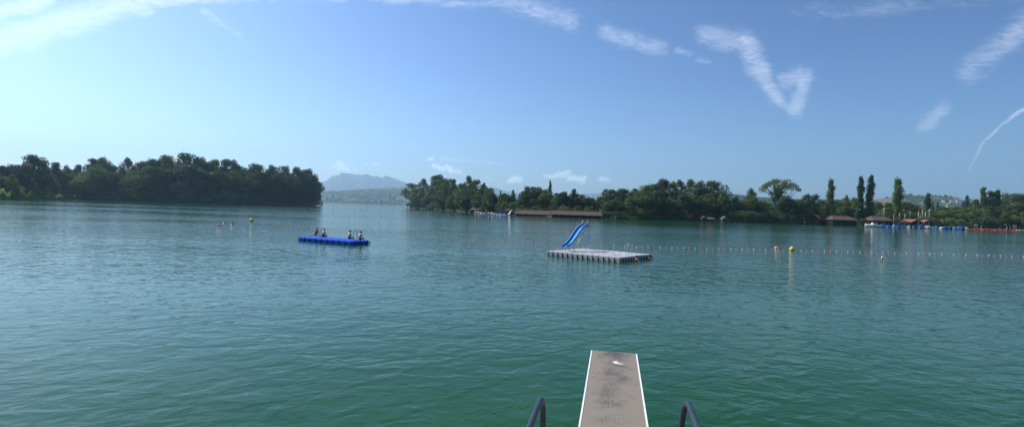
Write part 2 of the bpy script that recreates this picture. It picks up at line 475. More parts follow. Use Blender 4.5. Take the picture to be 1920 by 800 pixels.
LM = {'dark': leaf_mat('dark_leaves', (0.034, 0.064, 0.015), (0.10, 0.155, 0.034)),
      'mid': leaf_mat('green_leaves', (0.055, 0.10, 0.02), (0.15, 0.22, 0.045)),
      'light': leaf_mat('light_leaves', (0.055, 0.085, 0.020), (0.12, 0.165, 0.045), .4),
      'silver': leaf_mat('silver_leaves', (0.12, 0.15, 0.08), (0.24, 0.28, 0.16), .35),
      'yellow': leaf_mat('yellow_green_leaves', (0.10, 0.13, 0.02), (0.20, 0.22, 0.05), .4),
      'grey': leaf_mat('grey_green_leaves', (0.035, 0.055, 0.030), (0.075, 0.10, 0.055), .3)}
BARK = mat('bark', (0.07, 0.055, 0.04), 0.95, var=.4, vscale=1.5)
NOM = {'round': (17, 22), 'tall': (10, 24), 'poplar': (5, 27), 'conifer': (10, 24), 'willow': (13, 17), 'airy': (15, 23), 'umbrella': (26, 27), 'bush': (7, 5), 'small': (5, 6.5), 'cone': (14, 18)}

def leaves(cent, nrm, size, rng, up=1.0):
    n = len(cent)
    nrm = nrm + rng.normal(0, .55, (n, 3)); nrm /= np.linalg.norm(nrm, axis=1)[:, None]
    a = np.cross(nrm, rng.normal(0, 1, (n, 3))); a /= np.linalg.norm(a, axis=1)[:, None] + 1e-9
    b = np.cross(nrm, a)
    sz = size * rng.uniform(.55, 1.35, n)[:, None]
    q = []
    for ka, kb in ((-1, -.3), (-.1, -1), (1, .1), (.2, 1)):
        q.append(cent + a * sz * .5 * ka * rng.uniform(.7, 1.2, (n, 1)) + b * sz * .5 * kb * rng.uniform(.7, 1.2, (n, 1)) * up)
    v = np.stack(q, 1).reshape(-1, 3)
    return v
def leaf_mesh(name, v):
    me = bpy.data.meshes.new(name); n = len(v) // 4
    me.vertices.add(len(v)); me.vertices.foreach_set('co', v.astype(np.float32).ravel())
    me.loops.add(len(v)); me.loops.foreach_set('vertex_index', np.arange(len(v), dtype=np.int32))
    me.polygons.add(n); me.polygons.foreach_set('loop_start', np.arange(0, len(v), 4, dtype=np.int32))
    me.materials.append(LM['mid'])
    me.update(calc_edges=True); me.validate()
    return me
def lobes_to_leaves(lobes, count, size, rng, shell=.28):
    lob = np.array([(*c, *r) for c, r in lobes]); wgt = (lob[:, 3] * lob[:, 4] * lob[:, 5]) ** (2 / 3); wgt /= wgt.sum()
    idx = rng.choice(len(lob), count, p=wgt)
    d = rng.normal(0, 1, (count, 3)); d /= np.linalg.norm(d, axis=1)[:, None]
    rr = 1 - np.abs(rng.normal(0, shell, (count, 1))); rr = np.clip(rr, 0, 1.0) + rng.normal(0, .05, (count, 1))
    c = lob[idx, :3] + d * rr * lob[idx, 3:6]
    return c, d
def tree_mesh(kind, seed):
    rng = np.random.default_rng(seed); r = random.Random(seed)
    w, h = NOM[kind]; lobes = []; tb = MB(); leafv = []
    def limb(p0, p1, r0, r1):
        p0 = Vector(p0); p1 = Vector(p1); m = (p0 + p1) / 2 + Vector((r.uniform(-.4, .4), r.uniform(-.4, .4), r.uniform(-.1, .5)))
        tb.tube([p0, m, p1], [r0, (r0 + r1) / 2, r1], 6)
    if kind in ('round', 'airy', 'tall', 'willow', 'cone', 'small', 'bush'):
        zc, rz, lo = {'round': (.53, .47, .05), 'airy': (.60, .40, .2), 'tall': (.52, .48, .04), 'willow': (.50, .50, .02), 'cone': (.45, .5, .02), 'small': (.6, .4, .2), 'bush': (.42, .55, 0)}[kind]
        nl = {'round': 30, 'airy': 24, 'tall': 24, 'willow': 18, 'cone': 26, 'small': 12, 'bush': 12}[kind]
        pts = []
        for _ in range(nl):
            for k in range(30):
                d = Vector((r.gauss(0, 1), r.gauss(0, 1), r.gauss(0, 1))).normalized() * r.uniform(.55, .86)
                z = h * (zc + d.z * rz)
                if z < h * lo + .5: continue
                s = 1.0
                if kind == 'cone': s = 1.25 * (1 - z / h) + .22
                if kind == 'tall': s = .85 if z > h * .75 else 1
                p = Vector((d.x * w / 2 * s, d.y * w / 2 * s, z))
                if all((p - q).length > w * .13 for q in pts): break
            pts.append(p)
            k = {'round': .15, 'airy': .12, 'tall': .2, 'willow': .2, 'cone': .15, 'small': .22, 'bush': .22}[kind] * w * r.uniform(.75, 1.3)
            if kind == 'cone': k *= .7 + .5 * (1 - z / h)
            lobes.append((p, (k, k, k * r.uniform(.65, 1.0))))
        # a leading tuft or two
        for _ in range(2 if kind in ('tall', 'cone') else 5):
            q = r.uniform(.02, .2) * (.3 if kind in ('tall', 'cone') else 1); a_ = r.uniform(0, 6.28)
            lobes.append((Vector((math.cos(a_) * q * w, math.sin(a_) * q * w, h * r.uniform(.84, .92))), (w * .13, w * .13, h * .08)))
        cnt = {'round': 6500, 'airy': 3600, 'tall': 5200, 'willow': 4200, 'cone': 5200, 'small': 1300, 'bush': 1900}[kind]
        size = {'round': .62, 'airy': .55, 'tall': .55, 'willow': .55, 'cone': .6, 'small': .36, 'bush': .36}[kind]
        c, d = lobes_to_leaves(lobes, cnt, size, rng)
        if kind == 'willow':
            c[:, 2] -= np.abs(rng.normal(0, .9, len(c)))
        leafv.append(leaves(c, d, size, rng, 1.6 if kind == 'willow' else 1.0))
        if kind != 'bush':      # inner foliage
            cc, dd = lobes_to_leaves([(Vector((0, 0, h * zc)), (w * .34, w * .34, h * rz * .8))], cnt // 4 if kind != 'airy' else cnt // 12, size * 1.5, rng, .5)
            leafv.append(leaves(cc, dd, size * 1.4, rng))
        tr = {'round': .42, 'airy': .36, 'tall': .32, 'willow': .4, 'cone': .32, 'small': .09, 'bush': .06}[kind]
        tb.tube([(0, 0, -.4), (0, 0, .4), (r.uniform(-.3, .3), 0, h * .3), (0, r.uniform(-.3, .3), h * .65), (0, 0, h * .86)], [tr * 1.5, tr, tr * .8, tr * .5, tr * .2], 7)
        for p in pts[:12]:
            z0 = max(h * .12, min(h * .7, p.z - h * .14)); limb((0, 0, z0), p, tr * .4, tr * .12)
    elif kind == 'poplar':
        for i in range(70):
            z = h * (.06 + .88 * (i + .5) / 70); s = math.sin(min(1, (z / h) / .35) * math.pi / 2) * (1 if z < h * .7 else 1 - (z / h - .7) / .3 * .6)
            a = r.uniform(0, 6.28); rr = w * .27 * s * r.uniform(.2, 1)
            k = w * .19 * r.uniform(.8, 1.25) * (.6 + .4 * s)
            lobes.append((Vector((math.cos(a) * rr, math.sin(a) * rr, z)), (k, k, k * 2.0)))
        c, d = lobes_to_leaves(lobes, 5200, .45, rng, .35); leafv.append(leaves(c, d, .45, rng, 1.3))
        tb.tube([(0, 0, -.4), (0, 0, 1), (0, 0, h * .5), (0, 0, h * .93)], [.5, .35, .2, .04], 7)
        for i in range(9):
            a = r.uniform(0, 6.28); z = h * r.uniform(.1, .7); limb((0, 0, z), (math.cos(a) * w * .28, math.sin(a) * w * .28, z + h * .16), .09, .03)
    elif kind == 'conifer':
        cs = []; ds = []
        nb = 150
        tb.tube([(0, 0, -.4), (0, 0, 1), (0, 0, h * .5), (0, 0, h * .97)], [.45, .33, .18, .03], 7)
        for i in range(nb):
            s = (i + .5) / nb; z = h * (.07 + .92 * s)
            s2 = round(s * 17) / 17
            L_ = w / 2 * ((1 - s2) ** .85 + .06) * r.uniform(.65, 1.1); a = r.uniform(0, 6.28)
            tip = Vector((math.cos(a) * L_, math.sin(a) * L_, z - L_ * .22))
            m_ = int(14 + L_ * 13)
            u = rng.uniform(.1, 1, m_)[:, None]; base = np.array((0, 0, z + .2)); tp = np.array(tip)
            pt = base + (tp - base) * u; pt[:, 2] += .5 * (u[:, 0] - .5) ** 2 * L_ * .3
            side = np.array((-math.sin(a), math.cos(a), 0)); pt += side * rng.normal(0, .16, (m_, 1)) * L_ * (1.1 - u * .8)
            pt[:, 2] -= np.abs(rng.normal(0, .22, m_))
            cs.append(pt); ds.append(np.tile(np.array((math.cos(a) * .4, math.sin(a) * .4, .8)), (m_, 1)))
            if i % 12 == 0: limb((0, 0, z), tip, .06, .02)
        leafv.append(leaves(np.vstack(cs), np.vstack(ds), .55, rng))
    elif kind == 'umbrella':
        tops = []
        for i in range(34):
            a = r.uniform(0, 6.28); q = math.sqrt(r.uniform(0, 1)); x = math.cos(a) * q; y = math.sin(a) * q
            z = h * (.92 - .20 * q * q + r.uniform(-.05, .02)); p = Vector((x * w * .43, y * w * .43, z)); k = w * .085 * r.uniform(.8, 1.3)
            lobes.append((p, (k, k, k * .65))); tops.append(p)
        for i in range(34):
            a = r.uniform(0, 6.28); q = r.uniform(.1, .8); z = h * r.uniform(.45, .78)
            p = Vector((math.cos(a) * q * w * .42, math.sin(a) * q * w * .4, z)); k = w * .065 * r.uniform(.7, 1.4)
            lobes.append((p, (k, k, k * .7))); tops.append(p)
        for i in range(14):
            a = r.uniform(0, 6.28); z = h * r.uniform(.08, .40); q = r.uniform(.1, .5)
            k = w * .10; lobes.append((Vector((math.cos(a) * q * w * .36, math.sin(a) * q * w * .36, z)), (k, k, k)))
        c, d = lobes_to_leaves(lobes, 6800, .6, rng); leafv.append(leaves(c, d, .6, rng))
        forks = [Vector((-3.2, .5, h * .42)), Vector((2.8, -.5, h * .40)), Vector((.3, 1.5, h * .5))]
        tb.tube([(0, 0, -.4), (0, 0, h * .12), (.2, 0, h * .2)], [.9, .7, .6], 8)
        for f in forks: limb((.2, 0, h * .18), f, .5, .32)
        for p in tops:
            f = min(forks, key=lambda q: (q - p).length)
            if p.z > h * .38: limb(f, p, .2, .05)
    v = np.vstack(leafv); v[:, 2] = np.maximum(v[:, 2], .05)
    return leaf_mesh(kind + '_crown', v), tb.mesh('trunk', [BARK])
LM['reed'] = leaf_mat('reed_leaves', (.20, .26, .05), (.34, .40, .10), .5)
VAR = {'round': 6, 'tall': 4, 'poplar': 3, 'conifer': 3, 'willow': 3, 'airy': 3, 'umbrella': 1, 'bush': 4, 'small': 2, 'cone': 2}
PROTO = {k: [tree_mesh(k, 31 * i + len(k) * 7 + 5) for i in range(n)] for k, n in VAR.items()}
KN = {'round': ('broadleaf_tree', 'tree'), 'tall': ('broadleaf_tree', 'tree'), 'poplar': ('poplar_tree', 'poplar'), 'conifer': ('spruce_tree', 'spruce'), 'willow': ('willow_tree', 'willow'),
      'airy': ('broadleaf_tree', 'tree'), 'umbrella': ('broadleaf_tree', 'tree'), 'bush': ('shrub', 'shrub'), 'small': ('young_tree', 'tree'), 'cone': ('broadleaf_tree', 'tree')}
cnt_k = {}
def tree(px, top, wpx, kind, colr, shore, off, label, group=None, base_z=None):
    Y = (interp(shore, px) if isinstance(shore, list) else shore) + off
    b = P(px, yh(px), Y)
    z0 = .45 if base_z is None else base_z
    h = P(px, top, Y).z - z0; w = wpx / F * Y * {'round': 1.24, 'poplar': 1.18, 'tall': 1.3, 'airy': 1.32}.get(kind, 1.0)
    nw, nh = NOM[kind]
    i = cnt_k.get(kind, 0); cnt_k[kind] = i + 1
    cm, tm = PROTO[kind][i % len(PROTO[kind])]
    nm, cat = KN[kind]
    e = empty(nm, (b.x, b.y, z0), label, cat, group, rz=rnd.uniform(0, 6.28) if kind != 'umbrella' else .3)
    e.scale = (w / nw, w / nw, h / nh)
    c = link('crown', cm, e); c.material_slots[0].link = 'OBJECT'; c.material_slots[0].material = LM[colr]
    link('trunk', tm, e)
    return e
ORD = ['first', 'second', 'third', 'fourth', 'fifth', 'sixth', 'seventh', 'eighth', 'ninth', 'tenth', 'eleventh', 'twelfth', 'thirteenth', 'fourteenth', 'fifteenth', 'sixteenth', 'seventeenth',
       'eighteenth', 'nineteenth', 'twentieth', 'twenty-first', 'twenty-second', 'twenty-third', 'twenty-fourth', 'twenty-fifth']
CN = {'dark': 'dark green', 'mid': 'mid green', 'light': 'light green', 'silver': 'silvery', 'yellow': 'yellow-green', 'grey': 'grey-green'}
SN = {'round': 'round tree', 'tall': 'narrow tree', 'poplar': 'columnar poplar', 'conifer': 'pointed spruce', 'willow': 'drooping willow', 'airy': 'airy tree', 'umbrella': 'spreading tree',
      'bush': 'rounded shrub', 'small': 'slim young tree', 'cone': 'cone-shaped tree'}
def row(items, shore, off, place, group):
    items = sorted(items, key=lambda q: q[0])
    for i, it in enumerate(items):
        px, top, w, kind, colr = it[:5]
        lab = it[5] if len(it) > 5 else '%s %s, %s from left %s' % (CN[colr], SN[kind], ORD[i], place)
        tree(px, top, w, kind, colr, shore, off + rnd.uniform(-3, 3), lab, group)
GL = 'trees of the wood on the left shore'
row([(-40, 305, 60, 'round', 'dark'), (4, 309, 34, 'round', 'grey'), (28, 306, 34, 'round', 'grey'), (46, 304, 30, 'tall', 'dark'),
     (63, 288, 50, 'round', 'dark', 'big dark tree with wide flat-topped crown standing above its neighbours at far left'),
     (84, 305, 24, 'tall', 'light', 'tall light green tree just right of the wide flat-topped tree'), (105, 302, 23, 'poplar', 'dark', 'dark blackish columnar poplar in the left wood behind round shrubs'), (124, 307, 24, 'tall', 'mid'),
     (146, 307, 26, 'airy', 'grey'), (173, 295, 28, 'tall', 'dark'), (193, 292, 36, 'round', 'mid', 'tree with yellowish sunlit top left of the gap in the left wood'),
     (212, 306, 28, 'airy', 'grey'), (240, 294, 32, 'airy', 'grey'), (262, 299, 38, 'round', 'dark'), (284, 293, 40, 'round', 'grey'),
     (315, 289, 40, 'round', 'mid'), (341, 283, 66, 'round', 'dark', 'tallest broadest dome-shaped tree of the left wood'), (374, 292, 40, 'round', 'dark'), (399, 295, 38, 'round', 'mid'),
     (425, 295, 44, 'round', 'grey'), (448, 304, 38, 'round', 'mid'), (474, 305, 44, 'round', 'dark'), (508, 306, 32, 'tall', 'grey'), (530, 308, 32, 'round', 'dark')],
    SHORE_L, 26, 'along the skyline of the left wood', GL)
row([(556, 311, 32, 'round', 'mid'), (576, 314, 36, 'round', 'dark')], SHORE_L, 12, 'at the tip of the left wood', GL)
row([(155, 320, 46, 'round', 'mid'), (184, 310, 50, 'round', 'mid'), (208, 322, 44, 'round', 'dark'), (236, 335, 30, 'willow', 'mid'), (256, 318, 44, 'round', 'mid'), (284, 310, 50, 'round', 'dark'), (312, 314, 44, 'round', 'dark'),
     (348, 305, 52, 'round', 'dark'), (378, 312, 40, 'tall', 'mid'), (404, 316, 44, 'round', 'dark'), (436, 318, 46, 'round', 'mid'), (464, 322, 44, 'round', 'dark'), (490, 320, 40, 'round', 'dark'),
     (516, 322, 44, 'round', 'dark'), (545, 326, 44, 'round', 'dark'), (570, 328, 40, 'round', 'dark'), (590, 332, 31, 'round', 'dark', 'dark tree overhanging the water at the right tip of the left wood')],
    SHORE_L, 9, 'in the waterside row of the left wood', GL)
row([(10, 330, 40, 'round', 'mid'), (44, 335, 40, 'round', 'dark'), (80, 330, 40, 'round', 'dark'), (105, 335, 30, 'tall', 'dark'), (130, 330, 34, 'round', 'mid'), (-25, 330, 44, 'round', 'dark')],
    SHORE_L, 20, 'behind the reeds at far left', GL)
tree(22, 326, 20, 'airy', 'mid', SHORE_L, 5, 'small dark-stemmed tree standing in the reeds at far left', GL)
tree(62, 331, 17, 'cone', 'mid', SHORE_L, 5, 'small pointed tree at the water between reeds and round shrubs', GL)
GS = 'shrubs along the left shore'
tree(85, 350, 26, 'bush', 'light', SHORE_L, 6, 'largest of three dome-shaped shrubs on the left bank', GS)
tree(118, 356, 21, 'bush', 'mid', SHORE_L, 4, 'small round shrub between two larger domes on the left bank', GS)
tree(138, 350, 20, 'bush', 'light', SHORE_L, 6, 'lighter round shrub at the left edge of the wood', GS)
tree(116, 345, 8, 'cone', 'silver', SHORE_L, 10, 'slim pale pointed young tree behind the round shrubs')
tree(232, 350, 34, 'bush', 'mid', SHORE_L, 4, 'yellowish bush hanging to the water under the gap in the left wood', GS)
tree(340, 337, 40, 'willow', 'silver', SHORE_L, 3, 'silvery round willow in front of the tallest dome tree', GS)
tree(392, 347, 28, 'willow', 'light', SHORE_L, 3, 'green-grey willow bush right of the silvery round willow', GS)
tree(420, 356, 46, 'bush', 'silver', SHORE_L, 2, 'widest pale silvery bush at the foot of the left wood', GS)
tree(388, 368, 20, 'bush', 'silver', SHORE_L, 1, 'low silvery bush touching the water left of the widest one', GS)
tree(586, 352, 26, 'bush', 'mid', SHORE_L, 4, 'pale green bush near the tip of the left wood', GS)
for i, (x, tp, w) in enumerate([(160, 357, 26), (190, 356, 30), (264, 358, 30), (300, 358, 34), (362, 360, 30), (450, 364, 34), (480, 366, 34), (512, 366, 34), (544, 368, 34), (570, 366, 34)]):
    tree(x, tp, w, 'bush', 'dark', SHORE_L, 2, 'dark low shrub at the waterline, %s from the left under the left wood' % ORD[i], GS)

GP = 'trees on the middle headland'
row([(772, 341, 36, 'airy', 'light', 'leaning light green tree at the very tip of the headland'), (793, 333, 26, 'airy', 'light', 'thin-crowned tree second from the tip of the headland'),
     (822, 326, 40, 'round', 'light', 'tallest light green tree of the headland'), (838, 332, 30, 'round', 'mid'), (850, 331, 28, 'cone', 'grey'), (866, 342, 30, 'round', 'mid')],
    SHORE_R, 12, 'on the skyline of the headland tip', GP)
row([(878, 328, 24, 'airy', 'dark', 'dark airy crown standing highest right of the headland dip'), (893, 333, 30, 'airy', 'dark'), (905, 341, 16, 'airy', 'grey'), (880, 346, 40, 'round', 'dark'), (905, 352, 28, 'tall', 'dark'), (918, 350, 26, 'round', 'dark'), (938, 355, 13, 'conifer', 'dark'),
     (961, 354, 20, 'cone', 'mid'), (973, 362, 18, 'conifer', 'dark'), (992, 347, 32, 'round', 'grey'), (1006, 349, 36, 'round', 'dark'),
     (1030, 337, 26, 'conifer', 'dark', 'tall dark spruce rising above the long boathouse'), (1047, 360, 28, 'round', 'mid'), (1076, 350, 34, 'cone', 'dark', 'tree with jagged conical crown above the long boathouse'),
     (1062, 366, 24, 'round', 'dark'), (1022, 353, 30, 'round', 'mid'), (1054, 356, 26, 'round', 'dark'), (1088, 363, 28, 'round', 'dark'), (1106, 368, 26, 'round', 'dark'), (948, 360, 26, 'round', 'dark'), (984, 356, 26, 'round', 'mid'), (1098, 371, 26, 'round', 'mid'), (1112, 369, 14, 'conifer', 'mid')], SHORE_R, 24, 'in the tall rank of the headland', GP)
row([(785, 352, 34, 'round', 'mid'), (806, 364, 32, 'round', 'light'), (830, 352, 40, 'round', 'dark'), (854, 352, 40, 'cone', 'dark'), (876, 356, 44, 'round', 'dark')], SHORE_R, 5, 'in the waterside row of the headland', GP)
tree(900, 362, 30, 'round', 'dark', SHORE_R, 14, 'dark tree behind the small left boathouse', GP)
tree(922, 357, 42, 'cone', 'dark', SHORE_R, 8, 'broad cone-shaped tree reaching down to the moored blue boats', GP)
tree(943, 377, 27, 'bush', 'light', SHORE_R, 5, 'bright green round bush behind the moored blue boats', GP)
tree(962, 378, 20, 'small', 'mid', SHORE_R, 2, 'small tree in front of the left end of the long boathouse', GP)
GR = 'trees of the wood right of the long boathouse'
row([(1126, 366, 26, 'round', 'mid'), (1142, 352, 34, 'round', 'dark'), (1164, 350, 40, 'round', 'dark'), (1189, 352, 26, 'airy', 'grey'), (1206, 346, 40, 'round', 'mid'), (1222, 342, 34, 'round', 'dark'), (1242, 333, 34, 'round', 'grey'),
     (1259, 336, 24, 'airy', 'yellow'), (1275, 335, 30, 'airy', 'grey'), (1293, 334, 34, 'airy', 'mid'), (1313, 336, 28, 'round', 'dark'), (1338, 336, 46, 'round', 'dark', 'broad near-black crown closing the middle wood at its right'),
     (1380, 366, 24, 'tall', 'dark')], SHORE_R, 24, 'along the skyline of the middle wood', GR)
row([(1150, 372, 40, 'round', 'dark'), (1178, 372, 30, 'round', 'dark'), (1202, 356, 46, 'round', 'mid'), (1232, 356, 38, 'round', 'dark'), (1252, 368, 34, 'round', 'mid'), (1275, 362, 38, 'round', 'dark'), (1300, 362, 40, 'round', 'dark'),
     (1326, 362, 40, 'round', 'dark')], SHORE_R, 10, 'in the waterside row of the middle wood', GR)
tree(1356, 357, 46, 'cone', 'mid', SHORE_R, 8, 'cone-shaped tree with layered boughs beside the grey gabled hut', GR)
row([(1196, 388, 30, 'bush', 'mid'), (1222, 390, 30, 'bush', 'dark'), (1250, 392, 30, 'bush', 'light'), (1276, 392, 30, 'bush', 'mid'), (1306, 394, 22, 'bush', 'dark'), (1168, 396, 26, 'bush', 'dark'), (1138, 396, 20, 'bush', 'dark'), (1390, 394, 26, 'bush', 'dark'),
     (1432, 396, 26, 'bush', 'light'), (1456, 396, 30, 'bush', 'dark'), (1484, 398, 30, 'bush', 'dark'), (1410, 396, 30, 'bush', 'dark'), (1500, 400, 22, 'bush', 'mid')], SHORE_R, 3, 'at the middle waterline', 'shrubs along the middle shore')
GQ = 'trees around the harbour'
row([(1408, 348, 18, 'tall', 'light', 'slim pale tree top poking above the big willow'), (1393, 374, 30, 'round', 'mid'), (1497, 372, 30, 'round', 'mid'), (1511, 361, 24, 'round', 'dark'), (1526, 361, 26, 'airy', 'grey'), (1542, 374, 34, 'round', 'mid'),
     (1572, 372, 28, 'round', 'dark'), (1586, 363, 16, 'tall', 'mid'), (1600, 369, 26, 'round', 'mid'), (1645, 377, 34, 'round', 'dark'), (1664, 378, 24, 'round', 'mid'), (1700, 376, 30, 'round', 'dark'),
     (1716, 381, 30, 'round', 'mid'), (1748, 374, 12, 'conifer', 'dark'), (1757, 377, 12, 'conifer', 'dark'), (1772, 384, 40, 'round', 'light'), (1795, 386, 30, 'round', 'mid'), (1811, 364, 14, 'airy', 'grey'), (1826, 371, 24, 'round', 'dark')],
    SHORE_R, 34, 'behind the harbour boathouses', GQ)
tree(1408, 364, 50, 'willow', 'mid', SHORE_R, 12, 'big rounded grey-green willow left of the spreading tree', GQ)
tree(1459, 330, 76, 'umbrella', 'mid', SHORE_R, 14, 'spreading umbrella-crowned tree with sky showing between its limbs', GQ)
tree(1430, 374, 36, 'round', 'mid', SHORE_R, 9, 'leafy low tree at the foot of the spreading tree, left side', GQ)
tree(1478, 370, 40, 'round', 'dark', SHORE_R, 9, 'dark low tree at the foot of the spreading tree, right side', GQ)
tree(1500, 385, 30, 'round', 'dark', SHORE_R, 9, 'dark tree left of the orange-roofed boathouse', GQ)
tree(1556, 333, 18, 'poplar', 'mid', SHORE_R, 14, 'lone columnar poplar between orange-roofed and brown-roofed boathouses', GQ)
tree(1550, 376, 28, 'willow', 'light', SHORE_R, 1, 'bright willow hanging to the water left of the brown-roofed boathouse', GQ)
tree(1612, 328, 17, 'poplar', 'dark', SHORE_R, 14, 'left one of the close pair of poplars', GQ)
tree(1630, 325, 17, 'poplar', 'dark', SHORE_R, 14, 'right and taller one of the close pair of poplars', GQ)
tree(1682, 331, 21, 'poplar', 'mid', SHORE_R, 16, 'broad single poplar behind the sailing boat masts', GQ)
tree(1738, 360, 15, 'poplar', 'dark', SHORE_R, 40, 'short dark poplar beside the red-roofed house', GQ)
tree(1616, 408, 22, 'bush', 'dark', SHORE_R, 2, 'dark shrub on the bank between two brown-roofed boathouses', GQ)
tree(1592, 385, 36, 'round', 'mid', SHORE_R, 22, 'leafy tree right behind the wide brown-roofed boathouse', GQ)
tree(1622, 388, 34, 'round', 'dark', SHORE_R, 18, 'dark bushy tree at the feet of the poplar pair', GQ)
row([(1842, 348, 15, 'poplar', 'dark', 'left one of two dark poplars near the right edge'), (1868, 353, 16, 'poplar', 'dark', 'right one of two dark poplars near the right edge'), (1855, 356, 22, 'tall', 'grey', 'grey-green tree between the two right-edge poplars'),
     (1890, 359, 36, 'round', 'dark', 'large dark rounded tree near the right edge'), (1914, 361, 34, 'round', 'dark', 'dark tree cut by the right edge of the view'), (1945, 364, 40, 'round', 'dark', 'dark tree beyond the right edge')], SHORE_R, 60, '', GQ)
row([(1660, 388, 34, 'round', 'mid'), (1700, 392, 34, 'round', 'mid'), (1728, 396, 30, 'round', 'light'), (1748, 392, 36, 'round', 'mid'), (1768, 392, 40, 'round', 'mid'), (1792, 392, 40, 'round', 'mid'), (1816, 387, 40, 'round', 'mid'), (1838, 388, 36, 'round', 'mid'), (1857, 385, 38, 'round', 'dark'),
     (1880, 384, 34, 'round', 'light'), (1908, 378, 42, 'round', 'mid'), (1935, 380, 40, 'round', 'mid')], SHORE_R, 24, 'behind boats and pontoon', GQ)
row([(1690, 408, 26, 'bush', 'mid'), (1756, 408, 26, 'bush', 'light'), (1778, 408, 30, 'bush', 'mid'), (1800, 410, 30, 'bush', 'mid'), (1822, 410, 28, 'bush', 'mid'), (1844, 406, 34, 'bush', 'dark'), (1862, 404, 30, 'bush', 'dark')], SHORE_R, 9, 'on the bank behind the harbour boats', 'shrubs behind the harbour')
tree(1882, 397, 14, 'small', 'yellow', SHORE_R, 12, 'slim yellow-green young tree left of the wider one on the meadow', GQ)
tree(1901, 402, 20, 'small', 'yellow', SHORE_R, 12, 'wider yellow-green young tree on the meadow', GQ)
tree(1921, 399, 18, 'small', 'yellow', SHORE_R, 12, 'yellow-green young tree cut by the right edge', GQ)
for i, (x, tp, w) in enumerate([(1662, 368, 6), (1698, 364, 5), (1706, 362.5, 9), (1722, 365, 7), (1744, 363.5, 7), (1753, 365, 6), (1760, 366, 8), (1771, 365, 7), (1782, 367, 8), (1790, 369, 9)]):
    yy_ = {1662: 371}.get(x, 368)
    tree(x, tp, w, 'bush', 'dark', 2035, 0, 'small dark tree on the hill crest, %s from the left' % ORD[i], 'trees on the right hill crest', base_z=P(x, tp + 6, 2035).z)

# reeds
def reeds(name, pts, n, h, matl, label_kind='stuff'):
    rng = np.random.default_rng(3); vs = []
    for _ in range(n):
        x = rng.uniform(pts[0], pts[1]); off = rng.uniform(-.6, pts[2]); Y = interp(SHORE_L if x < 700 else SHORE_R, x) + off + 2.0 * pnoise(x * .13, 0, 3)
        p = P(x, yh(x), Y); hh = h * rng.uniform(.5, 1.1) * (0.7 + .3 * math.sin(x * .35)); a = rng.uniform(0, 3.14); wv = .14
        dx, dy = math.cos(a) * wv, math.sin(a) * wv; lx, ly = rng.normal(0, .25, 2)
        z = 0.0 + min(.6, max(0, off) * .15)
        vs += [(p.x - dx, p.y - dy, z), (p.x + dx, p.y + dy, z), (p.x + dx * .5 + lx, p.y + dy * .5 + ly, z + hh), (p.x - dx * .5 + lx, p.y - dy * .5 + ly, z + hh)]
    me = leaf_mesh(name, np.array(vs)); me.materials[0] = matl
    return tag(link(name, me), 'bright yellow-green reeds along the bank' if name == 'reeds' else 'rough grass on the bank', name, kind='stuff')
reeds('reeds', (-60, 78, 10), 14000, 5.2, LM['reed'])
reeds('grass', (70, 152, 9), 13000, 3.3, LM['reed'])

def undergrowth(x0, x1, shore, o0, o1, n, h, seed, where):
    rng = np.random.default_rng(seed); cs = []
    for _ in range(n):
        x = rng.uniform(x0, x1); p = P(x, yh(x), interp(shore, x) + rng.uniform(o0, o1)); hh = h * (.75 + .35 * pnoise(x * .5, 2, seed))
        cs.append((p.x, p.y, .4 + hh * rng.uniform(0, 1) ** .8))
    cs = np.array(cs); v = leaves(cs, np.tile(np.array((0, -.5, .6)), (n, 1)), .75, rng)
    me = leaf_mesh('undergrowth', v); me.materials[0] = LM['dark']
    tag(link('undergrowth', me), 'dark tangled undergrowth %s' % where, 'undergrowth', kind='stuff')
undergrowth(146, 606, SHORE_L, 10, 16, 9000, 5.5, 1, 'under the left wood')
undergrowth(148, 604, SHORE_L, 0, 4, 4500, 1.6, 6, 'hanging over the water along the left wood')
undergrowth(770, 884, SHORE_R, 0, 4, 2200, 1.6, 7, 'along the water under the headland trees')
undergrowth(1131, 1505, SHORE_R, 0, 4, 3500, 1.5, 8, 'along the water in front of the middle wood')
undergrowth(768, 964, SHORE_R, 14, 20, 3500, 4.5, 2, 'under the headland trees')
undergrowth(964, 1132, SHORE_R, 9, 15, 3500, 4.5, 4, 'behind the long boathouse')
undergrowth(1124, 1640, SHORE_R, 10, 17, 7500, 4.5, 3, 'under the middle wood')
undergrowth(1640, 1960, SHORE_R, 18, 26, 4500, 4.0, 5, 'behind the harbour')
